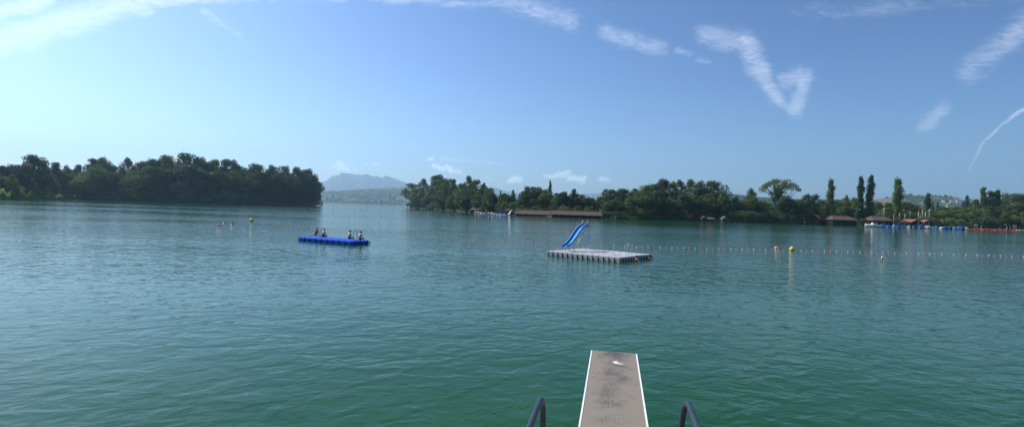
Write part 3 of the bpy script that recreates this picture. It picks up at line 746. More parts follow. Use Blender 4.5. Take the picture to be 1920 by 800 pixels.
# more low growth closing the waterline
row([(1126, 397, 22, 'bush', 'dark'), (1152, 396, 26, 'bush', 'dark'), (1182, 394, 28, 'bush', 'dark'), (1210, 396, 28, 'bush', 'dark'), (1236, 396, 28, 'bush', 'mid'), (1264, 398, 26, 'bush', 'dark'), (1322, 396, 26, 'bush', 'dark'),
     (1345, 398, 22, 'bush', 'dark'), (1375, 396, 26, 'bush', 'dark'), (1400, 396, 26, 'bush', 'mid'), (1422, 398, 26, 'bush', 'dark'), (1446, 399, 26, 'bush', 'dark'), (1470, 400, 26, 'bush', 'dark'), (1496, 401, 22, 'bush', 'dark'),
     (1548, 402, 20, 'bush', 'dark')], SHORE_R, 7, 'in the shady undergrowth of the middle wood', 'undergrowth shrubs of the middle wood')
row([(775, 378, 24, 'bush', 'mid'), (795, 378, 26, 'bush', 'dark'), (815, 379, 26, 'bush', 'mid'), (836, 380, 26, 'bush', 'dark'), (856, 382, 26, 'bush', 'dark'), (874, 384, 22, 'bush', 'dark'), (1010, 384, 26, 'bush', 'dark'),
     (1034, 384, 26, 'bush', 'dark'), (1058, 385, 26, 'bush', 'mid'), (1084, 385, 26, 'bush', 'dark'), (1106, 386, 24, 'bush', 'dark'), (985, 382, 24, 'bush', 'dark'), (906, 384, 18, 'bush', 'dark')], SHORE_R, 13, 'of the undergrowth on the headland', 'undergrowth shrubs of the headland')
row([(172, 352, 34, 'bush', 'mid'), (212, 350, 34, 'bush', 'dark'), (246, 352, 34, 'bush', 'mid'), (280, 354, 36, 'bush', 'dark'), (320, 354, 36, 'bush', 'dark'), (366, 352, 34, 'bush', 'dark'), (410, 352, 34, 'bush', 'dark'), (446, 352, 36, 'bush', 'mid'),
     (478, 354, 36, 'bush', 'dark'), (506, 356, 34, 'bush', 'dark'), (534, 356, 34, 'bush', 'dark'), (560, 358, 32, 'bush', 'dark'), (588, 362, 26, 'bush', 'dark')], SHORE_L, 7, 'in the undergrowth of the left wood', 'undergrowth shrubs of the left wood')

# ------------------------------------------------------------------ diving board
ax = Vector((G(1151, 660, 2.69).x - G(1150.5, 800, 2.69).x, G(1151, 660, 2.69).y - G(1150.5, 800, 2.69).y, 0)).normalized()
bend = G(1151, 659, 2.69)
brz = math.atan2(-ax.x, ax.y)
board_m = bpy.data.materials.new('gritty_board'); board_m.use_nodes = True
t = board_m.node_tree; b = t.nodes['Principled BSDF']; b.inputs['Roughness'].default_value = .75
c = t.nodes.new('ShaderNodeTexCoord'); oc = c.outputs['Object']
g1 = noise(oc, 170, 2, .6, t).outputs[0]; g2 = noise(oc, 60, 3, .7, t).outputs[0]; g3 = noise(oc, 4, 4, .6, t).outputs[0]
r1 = t.nodes.new('ShaderNodeMix'); r1.data_type = 'RGBA'; t.links.new(maprange(g1, .3, .7, 0, 1, t), r1.inputs[0])
r1.inputs[6].default_value = (.133, .114, .092, 1); r1.inputs[7].default_value = (.30, .26, .208, 1)
# dark scuffs, thickest towards the tip
spx = t.nodes.new('ShaderNodeSeparateXYZ'); t.links.new(oc, spx.inputs[0])
tip = maprange(spx.outputs[1], -3.2, -0.1, .0, .13, t)
mid = maprange(math_n('ABSOLUTE', spx.outputs[0]), .06, .25, .03, -.09, t)
sc = math_n('ADD', math_n('ADD', math_n('MULTIPLY', g2, .55), math_n('MULTIPLY', g3, .45)), math_n('ADD', tip, mid))
r2 = t.nodes.new('ShaderNodeMix'); r2.data_type = 'RGBA'; t.links.new(maprange(sc, .57, .70, 0, .8, t), r2.inputs[0])
t.links.new(r1.outputs[2], r2.inputs[6]); r2.inputs[7].default_value = (.035, .032, .034, 1)
# one patch worn to white
def blob(cx, cy, rx, ry):
    m_ = vec_n('MULTIPLY', vec_n('SUBTRACT', oc, (cx, cy, 0)), (1 / rx, 1 / ry, 0))
    return math_n('ADD', vec_n('LENGTH', m_), math_n('MULTIPLY', math_n('SUBTRACT', g2, .5), 1.2))
r3 = t.nodes.new('ShaderNodeMix'); r3.data_type = 'RGBA'
t.links.new(math_n('MAXIMUM', maprange(blob(.02, -.42, .038, .05), .3, 1.1, 1, 0, t), maprange(blob(.055, -.46, .05, .04), .2, 1.3, .6, 0, t)), r3.inputs[0])
t.links.new(r2.outputs[2], r3.inputs[6]); r3.inputs[7].default_value = (.8, .8, .78, 1); t.links.new(r3.outputs[2], b.inputs['Base Color'])
bp = t.nodes.new('ShaderNodeBump'); bp.inputs['Strength'].default_value = .5; bp.inputs['Distance'].default_value = .004
t.links.new(g1, bp.inputs['Height']); t.links.new(bp.outputs[0], b.inputs['Normal'])
WHITE = mat('white_paint', (.8, .8, .77), .5, var=.06, vscale=5)
RAIL = mat('dark_blue_steel', (.022, .03, .045), .38, var=.25, vscale=9, bump=.1, bscale=60)
STEEL = mat('galvanised_steel', (.45, .46, .47), .35, metal=.9, var=.15)
CONC = mat('concrete', (.33, .32, .30), .9, var=.15, vscale=4)
e = empty('diving_board', bend, 'grey gritty springboard with white edges reaching out over the lake', 'diving board', rz=brz)
def zx(bm_pts, z0, z1):       # prism from a plan outline
    mb = MB(); n = len(bm_pts)
    mb.add([(x, y, z0) for x, y in bm_pts] + [(x, y, z1) for x, y in bm_pts], [tuple(reversed(range(n))), tuple(range(n, 2 * n))] + [(i, (i + 1) % n, n + (i + 1) % n, n + i) for i in range(n)])
    return mb
hw = .243
cr = [(-hw, -7.2), (hw, -7.2), (hw, -.04), (hw - .012, -.012), (hw - .04, 0), (-hw + .04, 0), (-hw + .012, -.012), (-hw, -.04)]
zx(cr, -.045, 0).build('plank', board_m, e)
for sx in (-1, 1):
    zx([(sx * (hw + .001), -7.2), (sx * (hw + .014), -7.2), (sx * (hw + .014), -.05), (sx * (hw + .008), -.012), (sx * (hw + .001), -.02)][::sx], -.046, .004).build('edge_strip', WHITE, e)
tp = G(1113.5, 703, 2.694); lp = Matrix.Rotation(-brz, 3, 'Z') @ (tp - bend)
rg = MB(); rg.lathe([(.007, 0), (.011, 0), (.012, .003), (.008, .004), (.007, .002)], (lp.x, lp.y, .001), 14); rg.build('bolt_ring', STEEL, e)
MB().box((0, -4.6, -.12), (.56, .14, .14), bev=.02).build('fulcrum', RAIL, e)
# tower platform (below and behind the picture's lower edge)
e = empty('diving_platform', (ax.x * 0.6, ax.y * 0.6, 0), 'concrete diving platform carrying the springboard, mostly below the picture', 'platform', rz=brz)
MB().box((0, 0, 2.40), (2.2, 5.2, .18), bev=.02).build('deck', CONC, e)
for x in (-.95, .95):
    for y in (-2.3, 2.3): MB().tube([(x, y, -3), (x, y, 2.30)], .11, 12).build('column', CONC, e)
GRAYS = RAIL
def rail(pxt, pyt, pxl, label):
    top = G(pxt, pyt, 3.2); leg = P(pxl, 800, top.y + .10)
    e = empty('handrail', (top.x, top.y, 2.49), label, 'handrail')
    o_ = Vector((top.x, top.y, 2.49)); pts = []
    a0 = top - ax * 4.0; pts.append(a0)
    for k in (3, 2, 1.2, .6, .3, .15): pts.append(top - ax * k)
    R_ = .13
    cx = top - ax * (R_ - .02)
    side = Vector((leg.x - top.x - ax.x * .1, 0, 0))
    for k in range(1, 9):
        an = k / 8 * math.pi / 2
        pts.append(cx + ax * R_ * math.sin(an) + Vector((0, 0, -R_ * (1 - math.cos(an)))) + side * (k / 8) * .4)
    last = pts[-1]; pts.append(last + Vector((side.x * .6, 0, -.2))); pts.append(Vector((last.x + side.x, last.y, 2.49)))
    mb = MB(); mb.tube([p - o_ for p in pts], .0175, 14); mb.build('rail', RAIL, e)
    mb = MB(); q = pts[-1] - o_; mb.lathe([(.0, 0), (.05, 0), (.05, .008), (.02, .012)], (q.x, q.y, .002), 16); mb.build('base_flange', RAIL, e)
    mb = MB(); q = a0 - o_; mb.tube([q, (q.x, q.y, 0)], .0175, 12); mb.build('post', RAIL, e)
rail(1017, 739, 1022, 'dark curved handrail at lower centre, left of the springboard')
rail(1287, 746, 1268, 'dark curved handrail right of the springboard')

# ------------------------------------------------------------------ rafts
def block_mesh(name, pu, pv, h, mt):
    mb = MB(); g = .05 if pu > .7 else .03; bv = .06 if pu > .7 else .04
    mb.box((0, 0, h / 2 - .14), (pu - g, pv - g, h + .28), bev=bv)
    return mb.mesh(name, [mt])
def raft(name, Fc, u, v, nu, nv, pu, pv, h, mt, lug_m, label, lug=True):
    e = empty(name, (Fc.x, Fc.y, 0), label, 'swimming raft')
    bm_ = block_mesh('float_block', pu, pv, h, mt); rz = math.atan2(u.y, u.x)
    cells = sorted([(i, j) for i in range(nu) for j in range(nv)], key=lambda q: min(q[0] * 0 + q[1], nu) + .01 * q[0])
    rest = MB()
    front = [c_ for c_ in cells if c_[1] == 0 or c_[0] == 0]; others = [c_ for c_ in cells if c_ not in front]
    for k, (i, j) in enumerate(front + others):
        p = u * (i + .5) * pu + v * (j + .5) * pv
        dz = (rnd.uniform(-.012, .012))
        if k < 99:
            o = link('float_block', bm_, e, (p.x, p.y, dz)); o.rotation_euler = (rnd.uniform(-.01, .01), rnd.uniform(-.01, .01), rz)
        else: rest.box((p.x, p.y, h / 2 - .14 + dz), (pu - .025, pv - .025, h + .28), rz=rz, bev=.035)
    if rest.v: o = rest.build('rear_blocks', mt, e); o['kind'] = 'stuff'
    if lug:
        lm = MB(); lm.lathe([(.01, -.02), (.05, 0), (.06, .06), (.06, .16), (.05, .2), (.03, .21)], (0, 0, h * .35), 10); lm = lm.mesh('connector', [lug_m])
        for i in range(nu + 1):
            p = u * i * pu - v * .02; link('connector', lm, e, (p.x, p.y, -.1))
        for j in range(1, nv + 1):
            p = v * j * pv - u * .02; link('connector', lm, e, (p.x, p.y, -.1))
    return e
BLUEP = mat('blue_plastic', (.016, .10, .58), .8, spec=.15, var=.12, vscale=2)
GREYP = mat('pale_grey_plastic', (.40, .41, .43), .6, var=.14, vscale=3)
BLACKR = mat('black_rubber', (.015, .015, .017), .6)
zt = .42
Fw = G(1163, 482.5, zt); Lw = G(1028, 470, zt); uw = Vector((Lw.x - Fw.x, Lw.y - Fw.y, 0)); lw = uw.length; uw.normalize(); vw = Vector((-uw.y, uw.x, 0))
if vw.y < 0: vw = -vw
Rw = G(1216, 475, zt); dw = Vector((Rw.x - Fw.x, Rw.y - Fw.y, 0)).dot(vw) - .35
NV = 12
white_raft = raft('swimming_raft', Fw, uw, vw, 14, NV, lw / 14, dw / NV, zt, GREYP, BLACKR, 'pale grey square floating raft with black connectors under the blue slide')
Fb = G(658, 452, .4); ub = Vector((-.87, .49, 0)).normalized(); vb = Vector((.49, .87, 0)).normalized()
blue_raft = raft('swimming_raft', Fb, ub, vb, 9, 5, .87, .52, .40, BLUEP, BLACKR, 'bright blue floating raft with four bathers on it')

# slide
SL1 = mat('slide_blue', (.015, .19, .60), .25, var=.06); SL2 = mat('chute_blue', (.06, .56, .92), .10)
T = G(1098, 468, zt); T = Vector((T.x - .25, T.y - .35, zt)); E_ = G(1066, 472, zt); E_ = Vector((E_.x - .35, E_.y + .2, zt))
us = Vector((E_.x - T.x, E_.y - T.y, 0)); LS = us.length; us.normalize(); ws = Vector((-us.y, us.x, 0))
BM0 = mat('pale_rim', (.45, .55, .65), .4)
e = empty('water_slide', T, 'blue water slide with ladder standing on the pale grey raft', 'slide')
zs = [(0, 2.32), (.10, 2.25), (.25, 2.0), (.42, 1.55), (.58, 1.1), (.72, .76), (.84, .56), (.93, .48), (1.0, .45)]
def sweep(sec, closed=True):
    mb = MB(); vs = []; n = len(sec); pts = [(us * s_ * LS, z) for s_, z in zs]
    for k, (p, z) in enumerate(pts):
        q0 = pts[max(0, k - 1)]; q1 = pts[min(len(pts) - 1, k + 1)]
        tg = ((q1[0] - q0[0]) + Vector((0, 0, q1[1] - q0[1]))).normalized(); nn = ws.cross(tg); nn = nn if nn.z > 0 else -nn
        for (a_, b_) in sec: vs.append(p + Vector((0, 0, z)) + ws * a_ + nn * b_)
    fs = []
    for k in range(len(pts) - 1):
        for i in range(n):
            j = (i + 1) % n
            fs.append((k * n + i, k * n + j, (k + 1) * n + j, (k + 1) * n + i))
    fs += [tuple(range(n)), tuple(range(len(vs) - n, len(vs)))]
    mb.add(vs, fs, 0, False); return mb
sweep([(-.24, 0), (.24, 0), (.24, .02), (-.24, .02)]).build('chute', SL2, e)
for sx in (-1, 1):
    sweep([(sx * .245, -.02), (sx * .275, -.02), (sx * .30, .20), (sx * .255, .20)]).build('side_wall', SL1, e)
    sweep([(sx * .262, .203), (sx * .296, .203), (sx * .296, .22), (sx * .262, .22)]).build('rim', BM0, e)
mb = MB(); mb.box((-us * .24 + Vector((0, 0, 2.30))), (.5, .60, .05), rz=math.atan2(us.y, us.x), bev=.01); mb.box((-us * .02 + Vector((0, 0, 2.40))) - ws * 0, (.03, .02, .02), rz=0); mb.build('platform', SL1, e)
for sx in (-1, 1):
    mb = MB(); mb.box(-us * .24 + ws * sx * .31 + Vector((0, 0, 2.36)), (.5, .03, .20), rz=math.atan2(us.y, us.x)); mb.build('platform_panel', SL1, e)
    lb = -us * .50 + ws * sx * .24; lf = -us * .92 + ws * sx * .24
    MB().tube([lb + Vector((0, 0, 2.35)), lf], .022, 8).build('ladder_rail', STEEL, e)
    a1 = ws * sx * .26
    MB().tube([a1 - us * .5 + Vector((0, 0, 2.3)), a1 - us * .5 + Vector((0, 0, 2.72)), a1 - us * .42 + Vector((0, 0, 2.84)), a1 - us * .25 + Vector((0, 0, 2.84)), a1 - us * .1 + Vector((0, 0, 2.76)), a1 + Vector((0, 0, 2.4))], .02, 8).build('handrail', STEEL, e)
    MB().tube([a1 * .9 + Vector((0, 0, 2.2)), a1 * .9 + us * LS * .66, ], .022, 8).build('brace', STEEL, e)
    MB().tube([a1 * .8 + us * LS * .92 + Vector((0, 0, .48)), a1 * .8 + us * LS * .86], .02, 8).build('leg', STEEL, e)
    MB().tube([a1 * .8 + us * LS * .70 + Vector((0, 0, .75)), a1 * .8 + us * LS * .66 + Vector((0, 0, .02))], .02, 8).build('leg', STEEL, e)
for k in range(8):
    f_ = (k + .6) / 8.2
    c_ = -us * (.92 - .42 * f_) + Vector((0, 0, 2.32 * f_))
    MB().box(c_, (.10, .50, .045), rz=math.atan2(us.y, us.x), bev=.01).build('rung', SL1, e)
# ladders hung on raft edges
def hoop_ladder(name, base, out, wid, label, hgt=.75, matl=STEEL, back=.35):
    e = empty(name, (base.x, base.y, zt), label, 'ladder'); sd = Vector((-out.y, out.x, 0))
    for sx in (-1, 1):
        o_ = sd * wid / 2 * sx
        MB().tube([o_ - out * back, o_ - out * back + Vector((0, 0, hgt * .8)), o_ - out * back * .7 + Vector((0, 0, hgt)), o_ + Vector((0, 0, hgt)), o_ + out * .12 + Vector((0, 0, hgt * .75)), o_ + out * .16 + Vector((0, 0, -1.2))], .022, 8).build('side_rail', matl, e)
    for k in range(3):
        z = -.25 - k * .3
        MB().tube([sd * wid / 2 + out * .16 + Vector((0, 0, z)), -sd * wid / 2 + out * .16 + Vector((0, 0, z))], .018, 6).build('rung', matl, e)
    return e
hoop_ladder('raft_ladder', Fw + uw * 1.9 + vw * (dw - .1) + Vector((0, 0, 0)), vw, .5, 'steel bathing ladder at the rear edge of the pale grey raft', .85, back=.5)
hoop_ladder('raft_ladder', Fb + ub * 7.1 + vb * 2.5, vb, .5, 'steel bathing ladder behind the reclining bather on the blue raft', .85, mat('blue_grey_steel', (.12, .2, .4), .4, metal=.3))
hoop_ladder('raft_ladder', Fb + vb * .95, -ub, .5, 'dark bathing ladder hooked over the near right edge of blue raft', 1.0, RAIL, back=.9)

# ------------------------------------------------------------------ people
SK = {'tan': mat('tanned_skin', (.42, .24, .16), .5, var=.06), 'fair': mat('fair_skin', (.60, .38, .28), .5, var=.06)}
HAIR = {'dark': mat('dark_hair', (.02, .014, .01), .6), 'brown': mat('brown_hair', (.07, .04, .025), .6), 'red': mat('red_cap', (.6, .04, .03), .5), 'white': mat('white_cap', (.8, .8, .8), .5)}
CLOTH = {'black': mat('black_swimwear', (.012, .012, .016), .7), 'navy': mat('navy_swimwear', (.012, .018, .05), .7), 'white': mat('pale_shirt', (.7, .68, .62), .8), 'red': mat('red_swimwear', (.5, .03, .03), .7)}
def skin_obj(name, verts, edges, radii, matl, parent, levels=1, root=0):
    me = bpy.data.meshes.new(name); me.from_pydata(verts, edges, []); me.materials.append(matl)
    o = link(name, me, parent)
    sk = o.modifiers.new('skin', 'SKIN'); sk.use_smooth_shade = True
    if not me.skin_vertices:
        bm = __import__('bmesh').new(); bm.from_mesh(me); bm.verts.layers.skin.verify(); bm.to_mesh(me); bm.free()
    for i, r_ in enumerate(radii):
        me.skin_vertices[0].data[i].radius = (r_, r_); me.skin_vertices[0].data[i].use_root = (i == root)
    ss = o.modifiers.new('sub', 'SUBSURF'); ss.levels = levels; ss.render_levels = levels
    return o
def body(J, skin, hair, cloth, loc, rz, label, group=None, trunks=True):
    e = empty('person', loc, label, 'person', group, rz=rz)
    names = list(J.keys()); V = []; Rr = []
    for n_ in names: V.append(J[n_][:3]); Rr.append(J[n_][3])
    ix = {n_: i for i, n_ in enumerate(names)}
    E = [('pelvis', 'belly'), ('belly', 'chest'), ('chest', 'neck0'), ('neck0', 'neck'), ('neck', 'jaw'), ('jaw', 'head'), ('head', 'crown'), ('jaw', 'nose')]
    for s_ in 'LR':
        E += [('chest', 'sh' + s_), ('sh' + s_, 'el' + s_), ('el' + s_, 'wr' + s_), ('wr' + s_, 'pa' + s_), ('pelvis', 'hip' + s_), ('hip' + s_, 'kn' + s_), ('kn' + s_, 'an' + s_), ('an' + s_, 'to' + s_)]
    E = [(ix[a], ix[b_]) for a, b_ in E if a in ix and b_ in ix]
    for s_ in 'LR':
        if 'pa' + s_ not in ix: continue
        p = Vector(J['pa' + s_][:3]); w_ = Vector(J['wr' + s_][:3]); d_ = (p - w_).normalized(); sd = d_.cross(Vector((0, 0, 1))); sd = sd.normalized() if sd.length > .1 else Vector((1, 0, 0))
        for k, (of, ln) in enumerate(((-.034, .055), (-.012, .07), (.012, .075), (.034, .065), (.055, .04))):
            q1 = p + sd * of * .8 + d_ * .02; q2 = p + sd * of * 1.1 + d_ * (.03 + ln * .6) + Vector((0, 0, -.01)); q3 = p + sd * of * 1.1 + d_ * (.03 + ln) + Vector((0, 0, -.03))
            b0 = len(V); V += [q1, q2, q3]; Rr += [.012, .010, .008]; E += [(ix['pa' + s_], b0), (b0, b0 + 1), (b0 + 1, b0 + 2)]
    skin_obj('body', [tuple(v) for v in V], E, Rr, SK[skin], e, 1)
    hd = Vector(J['head'][:3]); jw = Vector(J['jaw'][:3]); nz = Vector(J['nose'][:3]); fw = (nz - jw); fw.z = 0; fw.normalize()
    hb = MB(); hb.ball((0, 0, 0), (.098, .108, .105), n=14)
    hb.v = [tuple(Vector(v) * (1 + .05 * math.sin(v[0] * 90) * math.cos(v[1] * 70))) for v in hb.v]
    Mh = fw.to_track_quat('Y', 'Z').to_matrix()
    hb.v = [tuple(hd + Mh @ Vector((v[0], v[1] - .028, v[2] + .028))) for v in hb.v]
    hb.build('hair', HAIR[hair], e)
    eb = MB()
    for sx in (-1, 1):
        q = hd + Mh @ Vector((sx * .034, .088, -.01)); eb.ball(tuple(q), .012, n=6)
    eb.build('eyes', BLACKR, e)
    if trunks and 'hipL' in J:
        tv = ['pelvis', 'hipL', 'hipR', 'kL', 'kR']
        P0 = Vector(J['pelvis'][:3]); hl, hr = Vector(J['hipL'][:3]), Vector(J['hipR'][:3]); kl, kr = Vector(J['knL'][:3]), Vector(J['knR'][:3]); be = Vector(J['belly'][:3])
        vs = [P0, hl, hr, hl.lerp(kl, .45), hr.lerp(kr, .45), P0.lerp(be, .35)]
        skin_obj('swim_shorts', [tuple(v) for v in vs], [(0, 1), (0, 2), (1, 3), (2, 4), (0, 5)], [J['pelvis'][3] + .015, J['hipL'][3] + .018, J['hipR'][3] + .018, .088, .088, J['pelvis'][3] + .01], CLOTH[cloth], e, 1)
    return e
def sit(lean=.05, turn=0, armx=.20):
    return {'pelvis': (0, 0, .13, .135), 'belly': (0, .00 + lean * .3, .30, .125), 'chest': (0, lean * .8, .47, .15), 'neck0': (0, lean + .02, .61, .065), 'neck': (0, lean + .05, .66, .052), 'jaw': (turn * .02, lean + .085, .715, .066),
            'head': (turn * .02, lean + .08, .79, .088), 'crown': (turn * .02, lean + .075, .855, .06), 'nose': (turn * .09, lean + .17, .75, .014),
            'shL': (-.175, lean, .555, .06), 'elL': (-armx - .05, lean + .03, .30, .042), 'wrL': (-armx + .02, lean + .22, .20, .03), 'paL': (-armx + .03, lean + .29, .19, .03),
            'shR': (.175, lean, .555, .06), 'elR': (armx + .05, lean + .03, .30, .042), 'wrR': (armx - .02, lean + .22, .20, .03), 'paR': (armx - .03, lean + .29, .19, .03),
            'hipL': (-.10, .06, .10, .10), 'knL': (-.13, .48, .10, .065), 'anL': (-.12, .52, -.32, .042), 'toL': (-.12, .66, -.38, .035),
            'hipR': (.10, .06, .10, .10), 'knR': (.13, .48, .10, .065), 'anR': (.12, .52, -.32, .042), 'toR': (.12, .66, -.38, .035)}
recl = {'pelvis': (0, 0, .13, .13), 'belly': (0, -.09, .27, .12), 'chest': (0, -.20, .44, .14), 'neck0': (0, -.24, .58, .06), 'neck': (0, -.24, .63, .05), 'jaw': (0, -.20, .69, .063), 'head': (0, -.21, .76, .086), 'crown': (0, -.22, .83, .06), 'nose': (0, -.105, .72, .014),
        'shL': (-.17, -.21, .53, .055), 'elL': (-.23, -.08, .36, .04), 'wrL': (-.15, .12, .33, .03), 'paL': (-.13, .19, .32, .028),
        'shR': (.17, -.21, .53, .055), 'elR': (.22, -.36, .28, .04), 'wrR': (.22, -.42, .06, .03), 'paR': (.22, -.40, .0 + .035, .03),
        'hipL': (-.10, .06, .11, .10), 'knL': (-.10, .50, .16, .065), 'anL': (-.08, .90, .07, .042), 'toL': (-.08, .99, .13, .032),
        'hipR': (.10, .06, .11, .10), 'knR': (.10, .52, .13, .065), 'anR': (.09, .93, .06, .042), 'toR': (.09, 1.02, .12, .032)}
fz = .405
h1 = G(592, 441.2, fz); body(recl, 'tan', 'dark', 'black', h1, math.atan2(.87, .49) - 0.12, 'person lounging on blue raft, legs stretched left, leaning back on one arm')
bz = Fb + vb * 2.48
def edge_pos(px):
    q = G(px, 444, fz); r_ = Vector((q.x / q.y, 1)); # on the rear edge line
    A = bz; d_ = ub; k = (r_.x * A.y - A.x) / (d_.x - r_.x * d_.y); return Vector((A.x + d_.x * k, A.y + d_.y * k, fz)) - vb * .06
hd_ = math.atan2(-vb.x, vb.y)
body(sit(.12, -1, .16), 'tan', 'dark', 'black', edge_pos(606.5), hd_ + .1, 'person sitting hunched on raft edge beside the lounging bather')
body(sit(.04, 0), 'fair', 'dark', 'navy', edge_pos(655.5), hd_ - .1, 'person seen from behind on blue raft, left of the dark ladder')
body(sit(.08, 0), 'fair', 'brown', 'black', edge_pos(675.5), hd_, 'person seen from behind at the right end of blue raft')
def swim(up=.0):
    return {'pelvis': (0, -.55, -.28, .12), 'belly': (0, -.38, -.2, .11), 'chest': (0, -.16, -.1 + up, .135), 'neck0': (0, -.04, .0 + up, .06), 'neck': (0, 0, .04 + up, .05), 'jaw': (0, .045, .09 + up, .066), 'head': (0, .03, .165 + up, .088), 'crown': (0, .02, .235 + up, .06), 'nose': (0, .13, .12 + up, .014),
            'shL': (-.17, -.08, -.02 + up, .055), 'elL': (-.3, .18, -.05, .042), 'wrL': (-.2, .42, -.02, .03), 'paL': (-.17, .5, -.02, .03),
            'shR': (.17, -.08, -.02 + up, .055), 'elR': (.3, .18, -.05, .042), 'wrR': (.2, .42, -.02, .03), 'paR': (.17, .5, -.02, .03),
            'hipL': (-.1, -.62, -.3, .09), 'knL': (-.16, -1.0, -.4, .06), 'anL': (-.12, -1.35, -.32, .04), 'toL': (-.14, -1.5, -.34, .03),
            'hipR': (.1, -.62, -.3, .09), 'knR': (.16, -1.0, -.4, .06), 'anR': (.12, -1.35, -.32, .04), 'toR': (.14, -1.5, -.34, .03)}
sw = [(655, 406.3, 'dark', 'tan', 2.0, .02, 'person swimming, dark head leftmost of three in the open channel'), (674.5, 408, 'brown', 'fair', 1.5, 0, 'person swimming, low head in the middle of the three in channel'),
      (683, 407.3, 'dark', 'tan', 1.2, 0, 'person swimming, dark head rightmost of three in the open channel'), (420.5, 417.3, 'dark', 'tan', .6, .02, 'person swimming beside the red float at left'),
      (435.5, 421, 'dark', 'tan', -.5, .12, 'person swimming with dark raised shoulders left of the yellow buoy'), (832, 410.5, 'dark', 'tan', 1.0, 0, 'person swimming, dark head off the headland'),
      (850, 412, 'red', 'fair', 1.0, 0, 'person swimming in a red cap off the headland'), (1654, 488.5, 'white', 'tan', 1.9, .14, 'person swimming in a white cap at far right, inside the float line'),
      (1456.5, 464.5, 'brown', 'fair', -1.4, .16, 'fair person in the water, left one of the pair beside yellow buoy'), (1461, 464.5, 'dark', 'tan', 1.5, .16, 'tanned person in the water, right one of the pair beside yellow buoy')]
for (px, py, hr, sk_, rz_, up, lab) in sw:
    p = G(px, py, 0); body(swim(up), sk_, hr, 'black', p, rz_, lab)
q = Fw - uw * .22 + vw * dw * .42; body(swim(.22), 'fair', 'brown', 'red', Vector((q.x, q.y, 0)), math.atan2(-uw.x, uw.y), 'person in the water holding the near right side of grey raft')
q = Fw - uw * .20 + vw * dw * .86; body(swim(.14), 'tan', 'dark', 'black', Vector((q.x, q.y, 0)), math.atan2(-uw.x, uw.y), 'person in the water at the far right corner of grey raft')
def stand():
    return {'pelvis': (0, 0, .95, .13), 'belly': (0, 0, 1.1, .12), 'chest': (0, 0, 1.3, .15), 'neck0': (0, 0, 1.47, .065), 'neck': (0, .01, 1.53, .052), 'jaw': (0, .03, 1.58, .064), 'head': (0, .02, 1.66, .087), 'crown': (0, .01, 1.73, .06), 'nose': (0, .11, 1.62, .014),
            'shL': (-.18, 0, 1.42, .06), 'elL': (-.25, .02, 1.13, .042), 'wrL': (-.25, .08, .88, .03), 'paL': (-.25, .09, .80, .03), 'shR': (.18, 0, 1.42, .06), 'elR': (.25, .02, 1.13, .042), 'wrR': (.25, .08, .88, .03), 'paR': (.25, .09, .80, .03),
            'hipL': (-.1, 0, .88, .1), 'knL': (-.1, .03, .5, .065), 'anL': (-.1, 0, .09, .042), 'toL': (-.11, .14, .04, .035), 'hipR': (.1, 0, .88, .1), 'knR': (.11, .0, .5, .065), 'anR': (.11, -.02, .09, .042), 'toR': (.12, .12, .04, .035)}

# ------------------------------------------------------------------ floats, buoys
YEL = mat('yellow_buoy', (.75, .50, .02), .35, var=.05); REDP = mat('red_plastic', (.60, .03, .025), .4, var=.05); ROPE = mat('rope', (.25, .22, .16), .9)
def buoy(px, py, r_, label):
    p = G(px, py, 0); e = empty('buoy', p, label, 'buoy')
    mb = MB(); mb.ball((0, 0, r_ * .55), r_, n=18); mb.build('ball', YEL, e)
    mb = MB(); mb.lathe([(r_ * .3, 0), (r_ * .3, r_ * .12), (r_ * .12, r_ * .2)], (0, 0, r_ * 1.48), 10); mb.build('lifting_eye', YEL, e)
buoy(471.5, 415.0, .38, 'round yellow buoy at left beyond the blue raft'); buoy(1485, 469.3, .31, 'round yellow buoy at right in front of the pair of bathers')
PALEF = mat('pale_float', (.5, .5, .47), .6)
BACKLITW = mat('backlit_white_float', (.22, .22, .19), .7)  # white floats of the left line, backlit shade put into the colour
def floatline(pl, sp, label, col_dim):
    e = empty('float_line', G(pl[0][0], pl[0][1], 0), label, 'float line'); o0 = G(pl[0][0], pl[0][1], 0)
    W_ = []; x = pl[0][0]; sgn = 1 if pl[-1][0] > x else -1
    while (x - pl[-1][0]) * sgn < 0:
        W_.append(G(x, interp(pl, x), 0)); x += sp
    fr = MB(); fr.ball((0, 0, .005), (.078, .078, .07), n=10); fr = fr.mesh('float', [REDP]); fw_ = MB(); fw_.ball((0, 0, .005), (.075, .075, .065), n=10); fw_ = fw_.mesh('float', [BACKLITW if col_dim else PALEF])
    pts = []
    for k, p in enumerate(W_):
        q = p - o0 + Vector((rnd.uniform(-.05, .05), rnd.uniform(-.05, .05), 0)); link('float', fr if k % 2 else fw_, e, q)
        pts.append(q + Vector((0, 0, .0)))
        if k < len(W_) - 1: pts.append((p + W_[k + 1]) / 2 - o0 + Vector((0, 0, -.012)))
    MB().tube(pts, .014, 5).build('rope', ROPE, e)
floatline([(398, 414), (440, 414.8), (490, 416.5), (547, 421), (617, 427), (714, 435), (800, 441.5), (900, 448.5), (1023, 455), (1048, 456.3)], 7.4, 'float line of red and white balls running from upper left past the blue raft', 1)
floatline([(1062, 457), (1160, 460.5), (1265, 463.5), (1425, 467.3), (1526, 469.5), (1914, 480), (1990, 482)], 11.0, 'float line of alternating red and white balls running from grey raft to the right', 0)
p = G(411, 423, 0); e = empty('swim_float', p, 'flat red swim float drifting at left near a swimmer', 'swim float', rz=.2)
mb = MB(); mb.box((0, 0, .08), (.75, .42, .12), bev=.05); mb.build('pad', REDP, e); mb = MB(); mb.tube([(-.3, 0, .14), (-.3, 0, .2), (-.1, 0, .2), (-.1, 0, .14)], .02, 6); mb.build('grip', WHITE, e)
